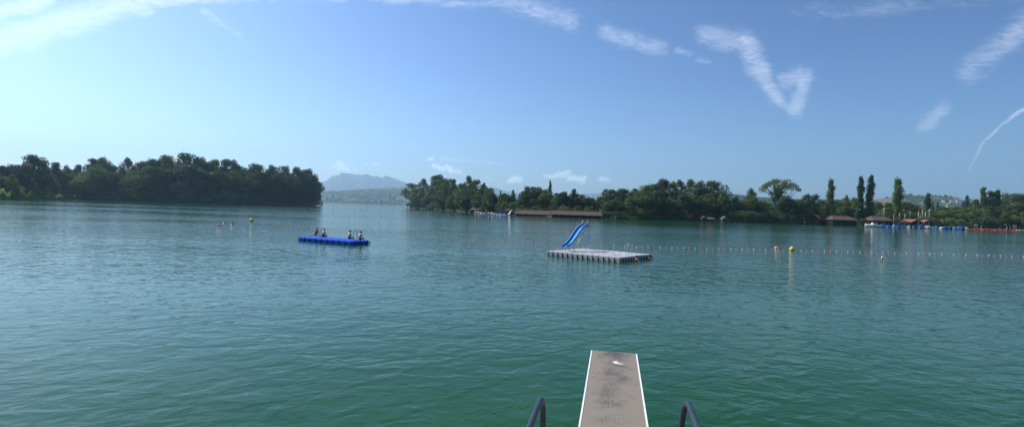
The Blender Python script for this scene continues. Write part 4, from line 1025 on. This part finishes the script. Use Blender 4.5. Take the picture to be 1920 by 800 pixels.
# duck
p = G(678, 395, 0); e = empty('duck', p, 'small dark water bird on the open channel above the three swimmers', 'duck', rz=.5)
mb = MB()
prof = [(-.30, .10, .01), (-.2, .10, .07), (-.05, .07, .11), (.1, .07, .10), (.19, .10, .06), (.22, .2, .035), (.24, .28, .045), (.29, .29, .04), (.34, .27, .015), (.39, .265, .008)]
mb.tube([(x, 0, z) for x, z, r_ in prof], [r_ for x, z, r_ in prof], 10); mb.v = [(v[0] * 1.3, v[1] * 1.3, v[2] * 1.3) for v in mb.v]
mb.build('body', mat('duck_feathers', (.05, .04, .03), .8, var=.4, vscale=12), e)

# ------------------------------------------------------------------ boats
def hull_mesh(L_, Wd, hh, mt, name='hull'):
    mb = MB(); ns = 12; vs = []; fs = []; prof = [(-1, 1.0), (-.92, .55), (-.62, .12), (0, 0), (.62, .12), (.92, .55), (1, 1.0)]
    inner = [(.90, .96), (.5, .62), (-.5, .62), (-.90, .96)]
    sec = prof + inner; n = len(sec)
    for k in range(ns + 1):
        s_ = k / ns; wd = Wd / 2 * (math.sin(math.pi * (.28 + .72 * (1 - s_) ** .0 * (1 - .0)) * 0 + 1.0) if 0 else 1) * max(.03, (1 - max(0, (s_ - .35) / .65) ** 2.2)) * (.82 + .18 * min(1, s_ / .3))
        sheer = hh * (1 + .25 * s_ * s_)
        for a_, b_ in sec: vs.append((L_ * (s_ - .5), a_ * wd, -.18 + (sheer + .18) * b_ + (.12 * max(0, s_ - .7) if b_ < .5 else 0)))
    for k in range(ns):
        for i in range(n): j = (i + 1) % n; fs.append((k * n + i, (k + 1) * n + i, (k + 1) * n + j, k * n + j))
    fs += [tuple(range(n)), tuple(reversed(range(ns * n, ns * n + n)))]
    mb.add(vs, fs, 0, True); return mb.mesh(name, [mt])
def cover_mb(L_, Wd, hh, top, seed):
    r_ = random.Random(seed); mb = MB(); ns = 12; vs = []; fs = []
    for k in range(ns + 1):
        s_ = k / ns; wd = Wd / 2 * 1.05 * max(.05, (1 - max(0, (s_ - .35) / .65) ** 2.2)) * (.84 + .16 * min(1, s_ / .3)); sh = hh * (1 + .25 * s_ * s_)
        ridge_ = top * (.55 + .45 * math.sin(math.pi * min(1, s_ * 1.15 + .08))) * (1 + r_.uniform(-.06, .06)) * (1 - .35 * s_)
        for a_, z in ((-1.0, sh * .72), (-1.02, sh * 1.04), (-.5, sh + ridge_ * .62 - r_.uniform(0, .05)), (0, sh + ridge_), (.5, sh + ridge_ * .62 - r_.uniform(0, .05)), (1.02, sh * 1.04), (1.0, sh * .72)): vs.append((L_ * 1.01 * (s_ - .5), a_ * wd, z))
    n = 7
    for k in range(ns):
        for i in range(n - 1): fs.append((k * n + i, (k + 1) * n + i, (k + 1) * n + i + 1, k * n + i + 1))
    fs += [tuple(range(n)), tuple(reversed(range(ns * n, ns * n + n)))]
    mb.add(vs, fs); return mb
BM = {'white': mat('white_gelcoat', (.75, .75, .72), .3, var=.05), 'cream': mat('cream_gelcoat', (.66, .60, .45), .35, var=.05), 'yellow': mat('yellow_hull', (.62, .38, .05), .4), 'grey': mat('grey_hull', (.25, .27, .3), .4),
      'blue': mat('blue_tarp', (.02, .11, .45), .6, var=.2, vscale=2), 'sky': mat('light_blue_tarp', (.05, .30, .62), .6, var=.2, vscale=2), 'navy': mat('navy_tarp', (.015, .03, .12), .6, var=.2), 'cyan': mat('turquoise_tarp', (.05, .38, .45), .6, var=.15),
      'ltarp': mat('white_tarp', (.7, .68, .6), .7, var=.1, vscale=2), 'dark': mat('dark_hull', (.03, .035, .045), .4), 'lblue': mat('pale_blue_hull', (.3, .42, .55), .4)}
ALU = mat('mast_aluminium', (.55, .56, .57), .4, metal=.6); GREENM = mat('green_mast', (.05, .28, .22), .4); GLS = mat('dark_glass', (.02, .025, .03), .1)
def boat(px, L_, hullc, cov, label, ang, mast=None, top=.9, off=-8, mm=None, cabin=False, lean=0, boom=True):
    Y = interp(SHORE_R, px) + off; b_ = P(px, yh(px), Y)
    e = empty('sailing_boat' if mast else 'covered_boat', (b_.x, b_.y, 0), label, 'sailing boat' if mast else 'boat', 'boats moored in the harbour', rz=R(ang))
    Wd = L_ * .38; hh = .10 * L_ + .1
    link('hull', hull_mesh(L_, Wd, hh, BM[hullc]), e)
    if cov: cover_mb(L_, Wd, hh, top, int(px)).build('tarpaulin', BM[cov], e)
    else:
        mb = MB(); mb.box((L_ * .08, 0, hh + .18), (L_ * .36, Wd * .6, .42), bev=.1); mb.build('cabin', BM['white'], e)
        mb = MB(); mb.box((L_ * .08, 0, hh + .24), (L_ * .22, Wd * .6 + .02, .14)); mb.build('window', GLS, e)
    if mast:
        hm_ = P(px, mast, Y).z
        MB().tube([(L_ * .08, 0, hh * .5), (L_ * .08 + lean, 0, hm_)], [.055, .035], 8).build('mast', mm or ALU, e)
        if boom: MB().tube([(L_ * .08, 0, hh + top * .95 + .1), (-L_ * .42, 0, hh + top * .8 + .1)], .05, 6).build('boom', mm or ALU, e)
        mb = MB()
        for x_ in (L_ * .48, -L_ * .48): mb.tube([(x_, 0, hh), (L_ * .08 + lean, 0, hm_ * .97)], .014, 4)
        mb.build('rigging', ALU, e)
        mb = MB(); mb.tube([(L_ * .08 + lean * .6, -.5, hm_ * .62), (L_ * .08 + lean * .6, .5, hm_ * .62)], .02, 5); mb.build('spreader', ALU, e)
    return e
GH = [
 (1656, 4.8, 'grey', 'sky', 'boat under a light blue tarp with tall mast, next to the white motorboat', 25, 386),
 (1666.5, 4.4, 'white', 'blue', 'boat under mid blue tarp between two masted boats near the motorboat', 30, None),
 (1676, 4.6, 'cream', 'sky', 'cream-hulled boat with a light blue hood and leaning mast', 65, 400),
 (1686, 4.6, 'grey', 'blue', 'boat under blue tarp right of the cream hull, with pale mast', 30, 398),
 (1696, 4.2, 'yellow', 'blue', 'small boat, blue cover over a yellow hull, below the red flag', 15, 400),
 (1705.5, 4.4, 'cream', 'ltarp', 'boat under off-white cover with the green mast', 40, 391),
 (1714, 3.6, 'white', 'sky', 'small boat with light blue cover squeezed between white-covered ones', 50, None),
 (1728, 6.0, 'yellow', 'blue', 'large boat with rounded blue cover above a yellow hull', 25, 391),
 (1741, 5.8, 'cream', 'ltarp', 'large cream-covered boat with two-tone hull, mid harbour', 30, 390),
 (1750, 4.0, 'white', 'blue', 'low boat under pale blue tarp right of the cream-covered boat', 60, None),
 (1756, 5.2, 'white', 'cyan', 'boat under a turquoise tarp', 35, None),
 (1766, 4.8, 'white', None, 'white cabin boat with dark windows beside the turquoise tarp', 25, None),
 (1774.5, 4.6, 'dark', 'blue', 'dark-hulled boat under strong blue tarp right of white cabin boat', 20, None),
 (1780, 4.8, 'dark', 'navy', 'boat under a high navy tarp', 70, None),
 (1791, 5.4, 'white', 'sky', 'boat under light blue tarp left of the biggest blue tarp', 28, None),
 (1804.5, 6.0, 'blue', 'blue', 'boat under the biggest, highest bright blue tarp of the harbour', 30, None)]
for (px, L_, hc, cv, lab, ang, ms) in GH:
    boat(px, L_, hc, cv, lab, ang, ms, top=1.7 if 'biggest, h' in lab else 1.0 + .3 * rnd.random(), mm=GREENM if 'green mast' in lab else None, lean=.8 if 'leaning' in lab else 0, off=-8 + rnd.uniform(-.8, .8))
for (px, L_, hc, cv, lab, ang, ms) in [(1722, 4.6, 'white', 'ltarp', 'white-covered boat in the rear rank with mast, left of big blue cover', 60, 395), (1735, 4.6, 'white', 'navy', 'dark-covered boat with mast in rear rank between big blue and cream covers', 70, 396),
                                       (1796.5, 4.6, 'white', 'ltarp', 'white-covered boat in rear rank behind the light blue tarp', 55, None), (1813, 4.6, 'white', 'ltarp', 'white boat between the biggest blue tarp and the red pedal boats', 30, None),
                                       (1717.5, 4.0, 'dark', 'navy', 'small dark boat left of the large blue and yellow one', 40, None)]:
    boat(px, L_, hc, cv, lab, ang, ms, off=-5.5 if ms or 'rear' in lab else -8.5)
# motorboat
px = 1637; b_ = P(px, yh(px), interp(SHORE_R, px) - 9)
e = empty('motorboat', (b_.x, b_.y, 0), 'white motorboat with a wheelhouse at the left end of the harbour', 'motorboat', rz=R(172))
link('hull', hull_mesh(8.2, 2.7, 1.15, BM['white']), e)
mb = MB(); vs = [(-1.9, -.95, .9), (1.0, -.95, .9), (1.0, .95, .9), (-1.9, .95, .9), (-1.7, -.8, 2.2), (.2, -.8, 2.2), (.2, .8, 2.2), (-1.7, .8, 2.2)]
mb.add(vs, [(0, 1, 5, 4), (1, 2, 6, 5), (2, 3, 7, 6), (3, 0, 4, 7), (0, 3, 2, 1)]); mb.build('wheelhouse', BM['white'], e)
mb = MB(); mb.box((-.75, 0, 2.24), (2.3, 1.85, .08), bev=.02); mb.build('roof', BM['white'], e)
mb = MB(); mb.box((-.9, 0, 1.75), (1.4, 1.80, .55)); mb.build('window', GLS, e)
mb = MB(); mb.tube([(1.2, -.7, 1.3), (1.2, -.7, 1.75), (3.4, -.15, 1.9), (3.8, 0, 1.9), (3.4, .15, 1.9), (1.2, .7, 1.75), (1.2, .7, 1.3)], .025, 6); mb.build('bow_rail', STEEL, e)
# flag pole
px = 1695; b_ = P(px, yh(px), interp(SHORE_R, px) + 4); zt_ = P(px, 391, b_.y).z
e = empty('flagpole', (b_.x, b_.y, .4), 'flagpole with a red and white flag behind the moored boats', 'flagpole')
MB().tube([(0, 0, 0), (0, 0, zt_ - .4)], [.07, .04], 8).build('pole', ALU, e)
mb = MB(); n_ = 8
vs = []; 
for k in range(n_ + 1):
    for z in (0, -1, -2.2): vs.append((-.05 - k * .2, .15 * math.sin(k * 1.1 + z * .4), zt_ - .7 + z - .05 * k))
mb.add(vs, [(k * 3 + j, k * 3 + 3 + j, k * 3 + 4 + j, k * 3 + 1 + j) for k in range(n_) for j in range(2)]); mb.m = [0 if (i // 2) > 2 or i % 2 else 1 for i in range(len(mb.f))]
o = mb.build('flag', [REDP, WHITE], e); sol = o.modifiers.new('thick', 'SOLIDIFY'); sol.thickness = .02

# pedal boats
REDB = mat('red_pedal_boat', (.46, .055, .028), .6, var=.35, vscale=.8); REDSEAT = mat('dark_red_seat', (.10, .03, .03), .7)
def pedal(c1, c2, loc, rz, label, group):
    e = empty('pedal_boat', loc, label, 'pedal boat', group, rz=rz)
    for s_ in (-1, 1):
        mb = MB(); mb.tube([(-1.6, s_ * .48, .12), (-1.2, s_ * .48, .1), (.9, s_ * .48, .1), (1.5, s_ * .48, .2), (1.8, s_ * .48, .34)], [.15, .26, .26, .2, .05], 10); mb.build('float', BM[c1] if c1 in BM else c1, e)
    mb = MB(); mb.box((-.1, 0, .34), (2.5, 1.1, .10), bev=.03); mb.box((.65, 0, .52), (.5, .6, .3), bev=.08); mb.build('deck', c2, e)
    for s_ in (-1, 1):
        mb = MB(); c2 = REDSEAT if c2 is REDB else c2; mb.box((-.35, s_ * .27, .46), (.5, .46, .16), bev=.05); mb.box((-.66, s_ * .27, .72), (.12, .46, .52), bev=.05); mb.build('seat', c2, e)
    return e
proto_r = None
k = 0
for rown, (x0, x1, n_, off) in enumerate(((1816, 1905, 12, -10), (1822, 1896, 7, -6.8))):
    for i in range(n_):
        px = x0 + (x1 - x0) * i / (n_ - 1) + rnd.uniform(-.8, .8); b_ = P(px, yh(px), interp(SHORE_R, px) + off + rnd.uniform(-.4, .4))
        loc = Vector((b_.x, b_.y, 0)); rz_ = R(rnd.uniform(-30, -5) if i % 3 else rnd.uniform(60, 110))
        lab = 'red pedal boat, %s from left in the %s row at the pontoon' % (ORD[i], ('front', 'rear')[rown])
        if proto_r is None: proto_r = pedal(REDB, REDB, loc, rz_, lab, 'red pedal boats at the pontoon')
        else:
            c_ = copy_tree(proto_r); c_.location = loc; c_.rotation_euler = (0, 0, rz_); c_['label'] = lab
pw = pedal('white', BM['blue'], (0, 0, 0), 0, '', 'blue and white pedal boats by the headland'); pc = pedal('blue', BM['ltarp'], (0, 0, 0), 0, '', 'blue and white pedal boats by the headland')
for i in range(10):
    px = 894 + i * 6.2; b_ = P(px, yh(px), interp(SHORE_R, px) - 6); src = pc if i in (0, 1, 4, 5) else pw
    if i == 0: c_ = pc
    elif i == 2: c_ = pw
    else: c_ = copy_tree(src)
    c_.location = (b_.x, b_.y, 0); c_.rotation_euler = (0, 0, R(rnd.uniform(20, 50))); c_.scale = (1.25,) * 3
    c_['label'] = ('pale-decked blue' if src is pc else 'blue-decked white') + ' pedal boat, %s from left in the row by the headland' % ORD[i]
# rowing boats near the tip
for i, (px, py, hc, L_) in enumerate([(786, 390.8, 'yellow', 4), (793, 391.2, 'white', 4), (801, 391.8, 'grey', 4), (777, 390.4, 'white', 3.5), (830, 395.2, 'yellow', 4)]):
    b_ = P(px, yh(px), interp(SHORE_R, px) - 5); col_ = ['red and ochre', 'white', 'grey', 'short white', 'orange-yellow'][i]
    e = empty('rowing_boat', (b_.x, b_.y, 0), '%s rowing boat at the foot of the headland trees' % col_, 'rowing boat', 'rowing boats by the headland', rz=R(10 + 20 * i))
    link('hull', hull_mesh(L_ * 1.3, 1.6, .55, REDP if i == 0 else BM[hc]), e); mb = MB()
    for x_ in (-.8, .3): mb.box((x_, 0, .5), (.25, 1.2, .05))
    mb.build('thwart', BM['cream'], e)
# propped pale hull
px = 958; b_ = P(px, yh(px), interp(SHORE_R, px) - 1.5)
e = empty('dinghy', (b_.x, b_.y, .5), 'white dinghy hull propped steeply at the left end of the long boathouse', 'dinghy')
e.rotation_euler = (0, R(-50), R(20)); link('hull', hull_mesh(2.9, 1.3, .5, BM['white']), e); mb = MB(); mb.box((.1, 0, .42), (1.2, .9, .08), bev=.02); mb.build('deck', BM['ltarp'], e); e.location.z = 1.5
mb = MB(); mb.tube([(-1.5, 0, -.1), (-1.8, 0, -.5)], .06, 6); mb.build('skeg', BM['white'], e)

# ------------------------------------------------------------------ boathouses and buildings
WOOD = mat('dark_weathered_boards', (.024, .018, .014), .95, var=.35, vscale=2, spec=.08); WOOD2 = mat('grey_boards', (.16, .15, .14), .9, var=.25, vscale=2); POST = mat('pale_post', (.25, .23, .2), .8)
def tile(name, ca, cb):
    m = mat(name, ca, .9, col2=cb, vscale=1.6, bump=.6, bscale=12); return m
BROWNR = tile('brown_tiles', (.06, .038, .028), (.11, .07, .05)); ORANGER = tile('orange_tiles', (.28, .085, .04), (.40, .15, .07)); REDR = tile('red_tiles', (.19, .075, .045), (.27, .11, .075)); GREYR = tile('grey_roof', (.08, .08, .085), (.14, .13, .13))
PLAST = mat('pale_render', (.68, .66, .6), .9, var=.06)
def house(name, px0, px1, yeave, yridge, off, depth, roof, wall, label, cat='boathouse', hip=0.0, axis='x', rz=0.0, z0=.0, door=True, open_front=False, shore=SHORE_R, posts=0, windows=0, group=None):
    pc_ = (px0 + px1) / 2; Y = interp(shore, pc_) + off; c_ = P(pc_, yh(pc_), Y); w = (px1 - px0) / F * Y
    ze = P(pc_, yeave, Y).z - z0; zr = P(pc_, yridge, Y).z - z0
    e = empty(name, (c_.x, c_.y, z0), label, cat, group, rz=rz)
    ww = w - .8; y0, y1 = 0, depth
    mb = MB()
    th = .15
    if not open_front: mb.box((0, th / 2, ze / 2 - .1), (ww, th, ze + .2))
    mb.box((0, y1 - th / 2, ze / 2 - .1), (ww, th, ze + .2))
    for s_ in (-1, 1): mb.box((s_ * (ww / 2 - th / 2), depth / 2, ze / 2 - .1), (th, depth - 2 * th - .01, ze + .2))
    if hip == 0:
        if axis == 'y':
            for yy_ in (.0, depth - th): mb.add([(-ww / 2, yy_, ze), (ww / 2, yy_, ze), (0, yy_, zr - .12), (-ww / 2, yy_ + th, ze), (ww / 2, yy_ + th, ze), (0, yy_ + th, zr - .12)], [(0, 1, 2), (5, 4, 3), (0, 2, 5, 3), (1, 4, 5, 2)])
        else:
            for xx_ in (-ww / 2, ww / 2 - th): mb.add([(xx_, 0, ze), (xx_, depth, ze), (xx_, depth / 2, zr - .12), (xx_ + th, 0, ze), (xx_ + th, depth, ze), (xx_ + th, depth / 2, zr - .12)], [(0, 2, 1), (3, 4, 5), (0, 3, 5, 2), (1, 2, 5, 4)])
    mb.build('wall', wall, e)
    ov = .5; hx = w / 2 + .1; t_ = .14
    mb = MB()
    if axis == 'y':
        vs = [(-hx, -ov, ze - .12), (0, -ov, zr), (hx, -ov, ze - .12), (-hx, depth + ov, ze - .12), (0, depth + ov, zr), (hx, depth + ov, ze - .12)]
        vs += [(x, y, z - t_) for x, y, z in vs]
        mb.add(vs, [(0, 3, 4, 1), (1, 4, 5, 2), (6, 7, 10, 9), (7, 8, 11, 10), (0, 1, 7, 6), (1, 2, 8, 7), (3, 9, 10, 4), (4, 10, 11, 5), (0, 6, 9, 3), (2, 5, 11, 8)])
    else:
        hp = hip * w / 2; dm = depth / 2
        vs = [(-hx, -ov, ze - .1), (hx, -ov, ze - .1), (hx, depth + ov, ze - .1), (-hx, depth + ov, ze - .1), (-hx + hp, dm, zr), (hx - hp, dm, zr)]
        vs += [(x, y, z - t_) for x, y, z in vs]
        mb.add(vs, [(0, 1, 5, 4), (2, 3, 4, 5), (1, 2, 5), (3, 0, 4), (6, 10, 11, 7), (8, 11, 10, 9), (7, 11, 8), (9, 10, 6), (0, 6, 7, 1), (1, 7, 8, 2), (2, 8, 9, 3), (3, 9, 6, 0)] if hip else
               [(0, 1, 5, 4), (2, 3, 4, 5), (6, 10, 11, 7), (8, 11, 10, 9), (0, 6, 7, 1), (2, 8, 9, 3), (0, 4, 10, 6), (3, 9, 10, 4), (1, 7, 11, 5), (2, 5, 11, 8)])
    mb.build('roof', roof, e)
    mb = MB(); mb.box((0, depth / 2 if axis == 'y' else depth / 2, zr + .01), ((.25, depth + 2 * ov, .1) if axis == 'y' else (max(.5, w - (hip * w) ), .25, .1)), bev=.03); mb.build('ridge_cap', roof, e)
    for k in range(posts):
        x = -ww / 2 + ww * k / (posts - 1); MB().box((x, -.12, ze / 2 - .2), (.16, .16, ze + .35)).build('post', POST, e)
    if door:
        n_ = max(1, int(ww / 3.4))
        for k in range(n_): MB().box((-ww / 2 + ww * (k + .5) / n_, -.03, ze * .42), (min(2.4, ww / n_ * .7), .05, ze * .8)).build('door', WOOD if wall is not WOOD else GREYW, e)
    for k in range(windows):
        f_ = MB().box((-ww / 2 + ww * (k + .5) / windows, -.05, ze * .55), (1.1, .1, 1.3)).build('window', WHITE, e); MB().box((-ww / 2 + ww * (k + .5) / windows, -.105, ze * .55), (.9, .02, 1.1)).build('pane', GLS, f_)
    return e
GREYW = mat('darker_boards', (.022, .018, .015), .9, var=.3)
GB = 'boathouses along the shore'
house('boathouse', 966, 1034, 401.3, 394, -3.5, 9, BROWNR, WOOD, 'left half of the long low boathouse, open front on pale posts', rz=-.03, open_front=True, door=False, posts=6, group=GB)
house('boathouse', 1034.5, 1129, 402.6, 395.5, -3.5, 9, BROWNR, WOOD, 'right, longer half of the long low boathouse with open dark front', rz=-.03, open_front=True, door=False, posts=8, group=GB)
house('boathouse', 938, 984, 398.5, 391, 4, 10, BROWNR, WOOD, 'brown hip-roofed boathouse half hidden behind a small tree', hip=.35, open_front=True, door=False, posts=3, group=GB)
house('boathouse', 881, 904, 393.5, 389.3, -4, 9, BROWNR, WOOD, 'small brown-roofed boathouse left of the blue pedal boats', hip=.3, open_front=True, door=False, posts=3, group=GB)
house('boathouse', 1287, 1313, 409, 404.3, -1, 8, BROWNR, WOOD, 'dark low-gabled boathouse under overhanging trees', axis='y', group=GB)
house('boathouse', 1315, 1327, 409.5, 404.6, -1.5, 7, REDR, WOOD2, 'small pale-fronted boathouse beside the orange-roofed hut', axis='y', group=GB)
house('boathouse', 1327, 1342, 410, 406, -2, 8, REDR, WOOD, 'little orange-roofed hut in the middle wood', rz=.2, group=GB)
house('boathouse', 1353, 1368, 411, 405.0, -2, 8, GREYR, WOOD2, 'grey gabled hut with pale roof edge beside cone-shaped tree', axis='y', group=GB)
house('boathouse', 1511, 1537, 410.3, 401.2, -2, 9, ORANGER, WOOD, 'boathouse with bright orange tiled roof beside lone poplar', axis='y', rz=-.75, group=GB)
house('boathouse', 1561, 1608, 411.8, 404.3, -3, 10, BROWNR, WOOD, 'wide hip-roofed brown boathouse between lone poplar and poplar pair', hip=.36, posts=0, group=GB)
house('boathouse', 1637, 1676, 413.0, 405.3, 1, 10, BROWNR, WOOD, 'hip-roofed brown boathouse behind the motorboat', hip=.38, group=GB)
house('boathouse', 1708.5, 1730, 416.2, 411.0, 2, 9, REDR, WOOD, 'left one of two small red-gabled boathouses behind the masts', axis='y', group=GB)
house('boathouse', 1730.5, 1751, 416.8, 411.6, 2, 9, REDR, WOOD, 'right one of two small red-gabled boathouses behind the masts', axis='y', group=GB)
house('house', 1719, 1732, 390, 384.5, 110, 9, REDR, PLAST, 'house with reddish roof among trees behind the masts', 'house', z0=1.2, rz=.2, windows=3, door=False)
house('house', 1776, 1790, 385, 379.5, 150, 10, GREYR, PLAST, 'white house with dark roof showing above the harbour trees', 'house', z0=1.2, axis='y', rz=-.5, windows=3, door=False)

# pontoon, jetty, frames, people on it
a_ = P(1806, yh(1806), interp(SHORE_R, 1806) - 4.2); b_ = P(1925, yh(1925), interp(SHORE_R, 1925) - 4.2); PL_ = mat('weathered_planks', (.36, .33, .28), .85, var=.15, vscale=3)
e = empty('pontoon', ((a_.x + b_.x) / 2, (a_.y + b_.y) / 2, 0), 'low plank pontoon behind the red pedal boats', 'pontoon', rz=math.atan2(b_.y - a_.y, b_.x - a_.x)); LL = math.hypot(b_.x - a_.x, b_.y - a_.y)
MB().box((0, 0, .62), (LL, 2.0, .16), bev=.02).build('deck', PL_, e)
for k in range(12): MB().tube([(-LL / 2 + LL * (k + .5) / 12, -.9, -1.5), (-LL / 2 + LL * (k + .5) / 12, -.9, .54)], .11, 8).build('pile', WOOD, e)
a_ = P(1909, yh(1909), interp(SHORE_R, 1909) - 10); e = empty('jetty', (a_.x + 5, a_.y, 0), 'pale concrete jetty cut by the right edge of the view', 'jetty')
MB().box((0, 0, .55), (12, 5.5, .3), bev=.04).build('deck', CONC, e)
for x_ in (-5.5, 0, 5.5): MB().tube([(x_, -2.3, -2), (x_, -2.3, .4)], .18, 10).build('pile', POST, e)
GREYP2 = mat('grey_paint', (.22, .24, .26), .6)
def frame(px, lab, off):
    b_ = P(px, yh(px), interp(SHORE_R, px) + off); e = empty('metal_gate', (b_.x, b_.y, .7), lab, 'gate')
    mb = MB()
    for x_ in (-.95, .95): mb.tube([(x_, 0, 0), (x_, 0, 2.5)], .06, 8)
    for z in (.1, 2.5): mb.tube([(-.95, 0, z), (.95, 0, z)], .06, 8)
    mb.build('frame', GREYP2, e); mb = MB()
    for k in range(11): mb.tube([(-.8 + k * .16, 0, .12), (-.8 + k * .16, 0, 2.48)], .02, 5)
    mb.build('bars', GREYP2, e)
frame(1830, 'grey barred metal gate on the pontoon above the pedal boats', -4.2); frame(1903, 'grey barred metal gate near the pale jetty', -4.2)
b_ = P(1840, yh(1840), interp(SHORE_R, 1840) - 4.2); body(stand(), 'fair', 'brown', 'white', (b_.x, b_.y, .70), 3.0, 'person standing on the pontoon right of the left gate')
b_ = P(1888, yh(1888), interp(SHORE_R, 1888) - 4.2); e = body(stand(), 'fair', 'dark', 'white', (b_.x, b_.y, .70), 2.6, 'person in a pale top standing on the pontoon left of the right gate')
S_ = stand(); skin_obj('shirt', [S_[k][:3] for k in ('belly', 'chest', 'shL', 'shR', 'pelvis')], [(0, 1), (1, 2), (1, 3), (0, 4)], [.15, .175, .08, .08, .15], CLOTH['white'], e)
# marker post off the headland
b_ = P(763.5, yh(763.5), 575); e = empty('marker_post', (b_.x, b_.y, 0), 'dark channel marker post standing off the tip of the headland', 'marker post')
MB().tube([(0, 0, -2), (0, 0, 5.6)], [.35, .28], 10).build('post', WOOD, e); MB().box((0, -.1, 3.6), (1.5, .12, 1.4), bev=.02).build('board', mat('dark_board', (.03, .04, .04), .6), e)
MB().lathe([(.2, 0), (.24, .3), (.1, .5)], (0, 0, 5.6), 10).build('lamp', WHITE, e)

# ------------------------------------------------------------------ villages on the far slopes
from mathutils.bvhtree import BVHTree
dg = bpy.context.evaluated_depsgraph_get(); dg.update()
hills = [o for o in S.objects if o.name.startswith('hills')]
def village(hill, x0, x1, y0, y1, n, label, group, size):
    bv = BVHTree.FromObject(hill, dg); rr = random.Random(5)
    hmesh = []
    for k in range(4):
        mb = MB(); l, w, h_ = size * rr.uniform(.9, 1.4), size * .8, size * rr.uniform(.45, .7)
        mb.box((0, 0, h_ / 2 - 1), (l, w, h_ + 2), 0)
        mb.add([(-l * .54, -w * .6, h_), (l * .54, -w * .6, h_), (l * .54, w * .6, h_), (-l * .54, w * .6, h_), (-l * .54, 0, h_ * 1.7), (l * .54, 0, h_ * 1.7)], [(0, 1, 5, 4), (2, 3, 4, 5), (0, 4, 3), (1, 2, 5), (0, 3, 2, 1)], 1)
        hmesh.append(mb.mesh('house', [WOOD2 if k == 3 else PLAST, BROWNR if k % 2 else GREYR]))
    for i in range(n):
        px, py = rr.uniform(x0, x1), rr.uniform(y0, y1); d_ = ray(px, py); hit = bv.ray_cast(Vector((0, 0, H)), d_)
        if hit[0] is None: continue
        o = link('house', hmesh[i % 4], None, hit[0]); o.rotation_euler = (0, 0, rr.uniform(0, 3)); tag(o, label, 'house', group)
village(hills[0], 700, 764, 366, 379, 46, 'tiny pale house of the village on the far slope across the lake', 'village houses on the far slope', 12)
village(hills[0], 612, 700, 362, 376, 16, 'tiny pale farmhouse on the far slope left of the village', 'scattered farmhouses on the far slope', 12)
village(hills[-1], 1765, 1800, 376, 382, 5, 'small pale house at the foot of the right hill', 'houses below the right hill', 11)
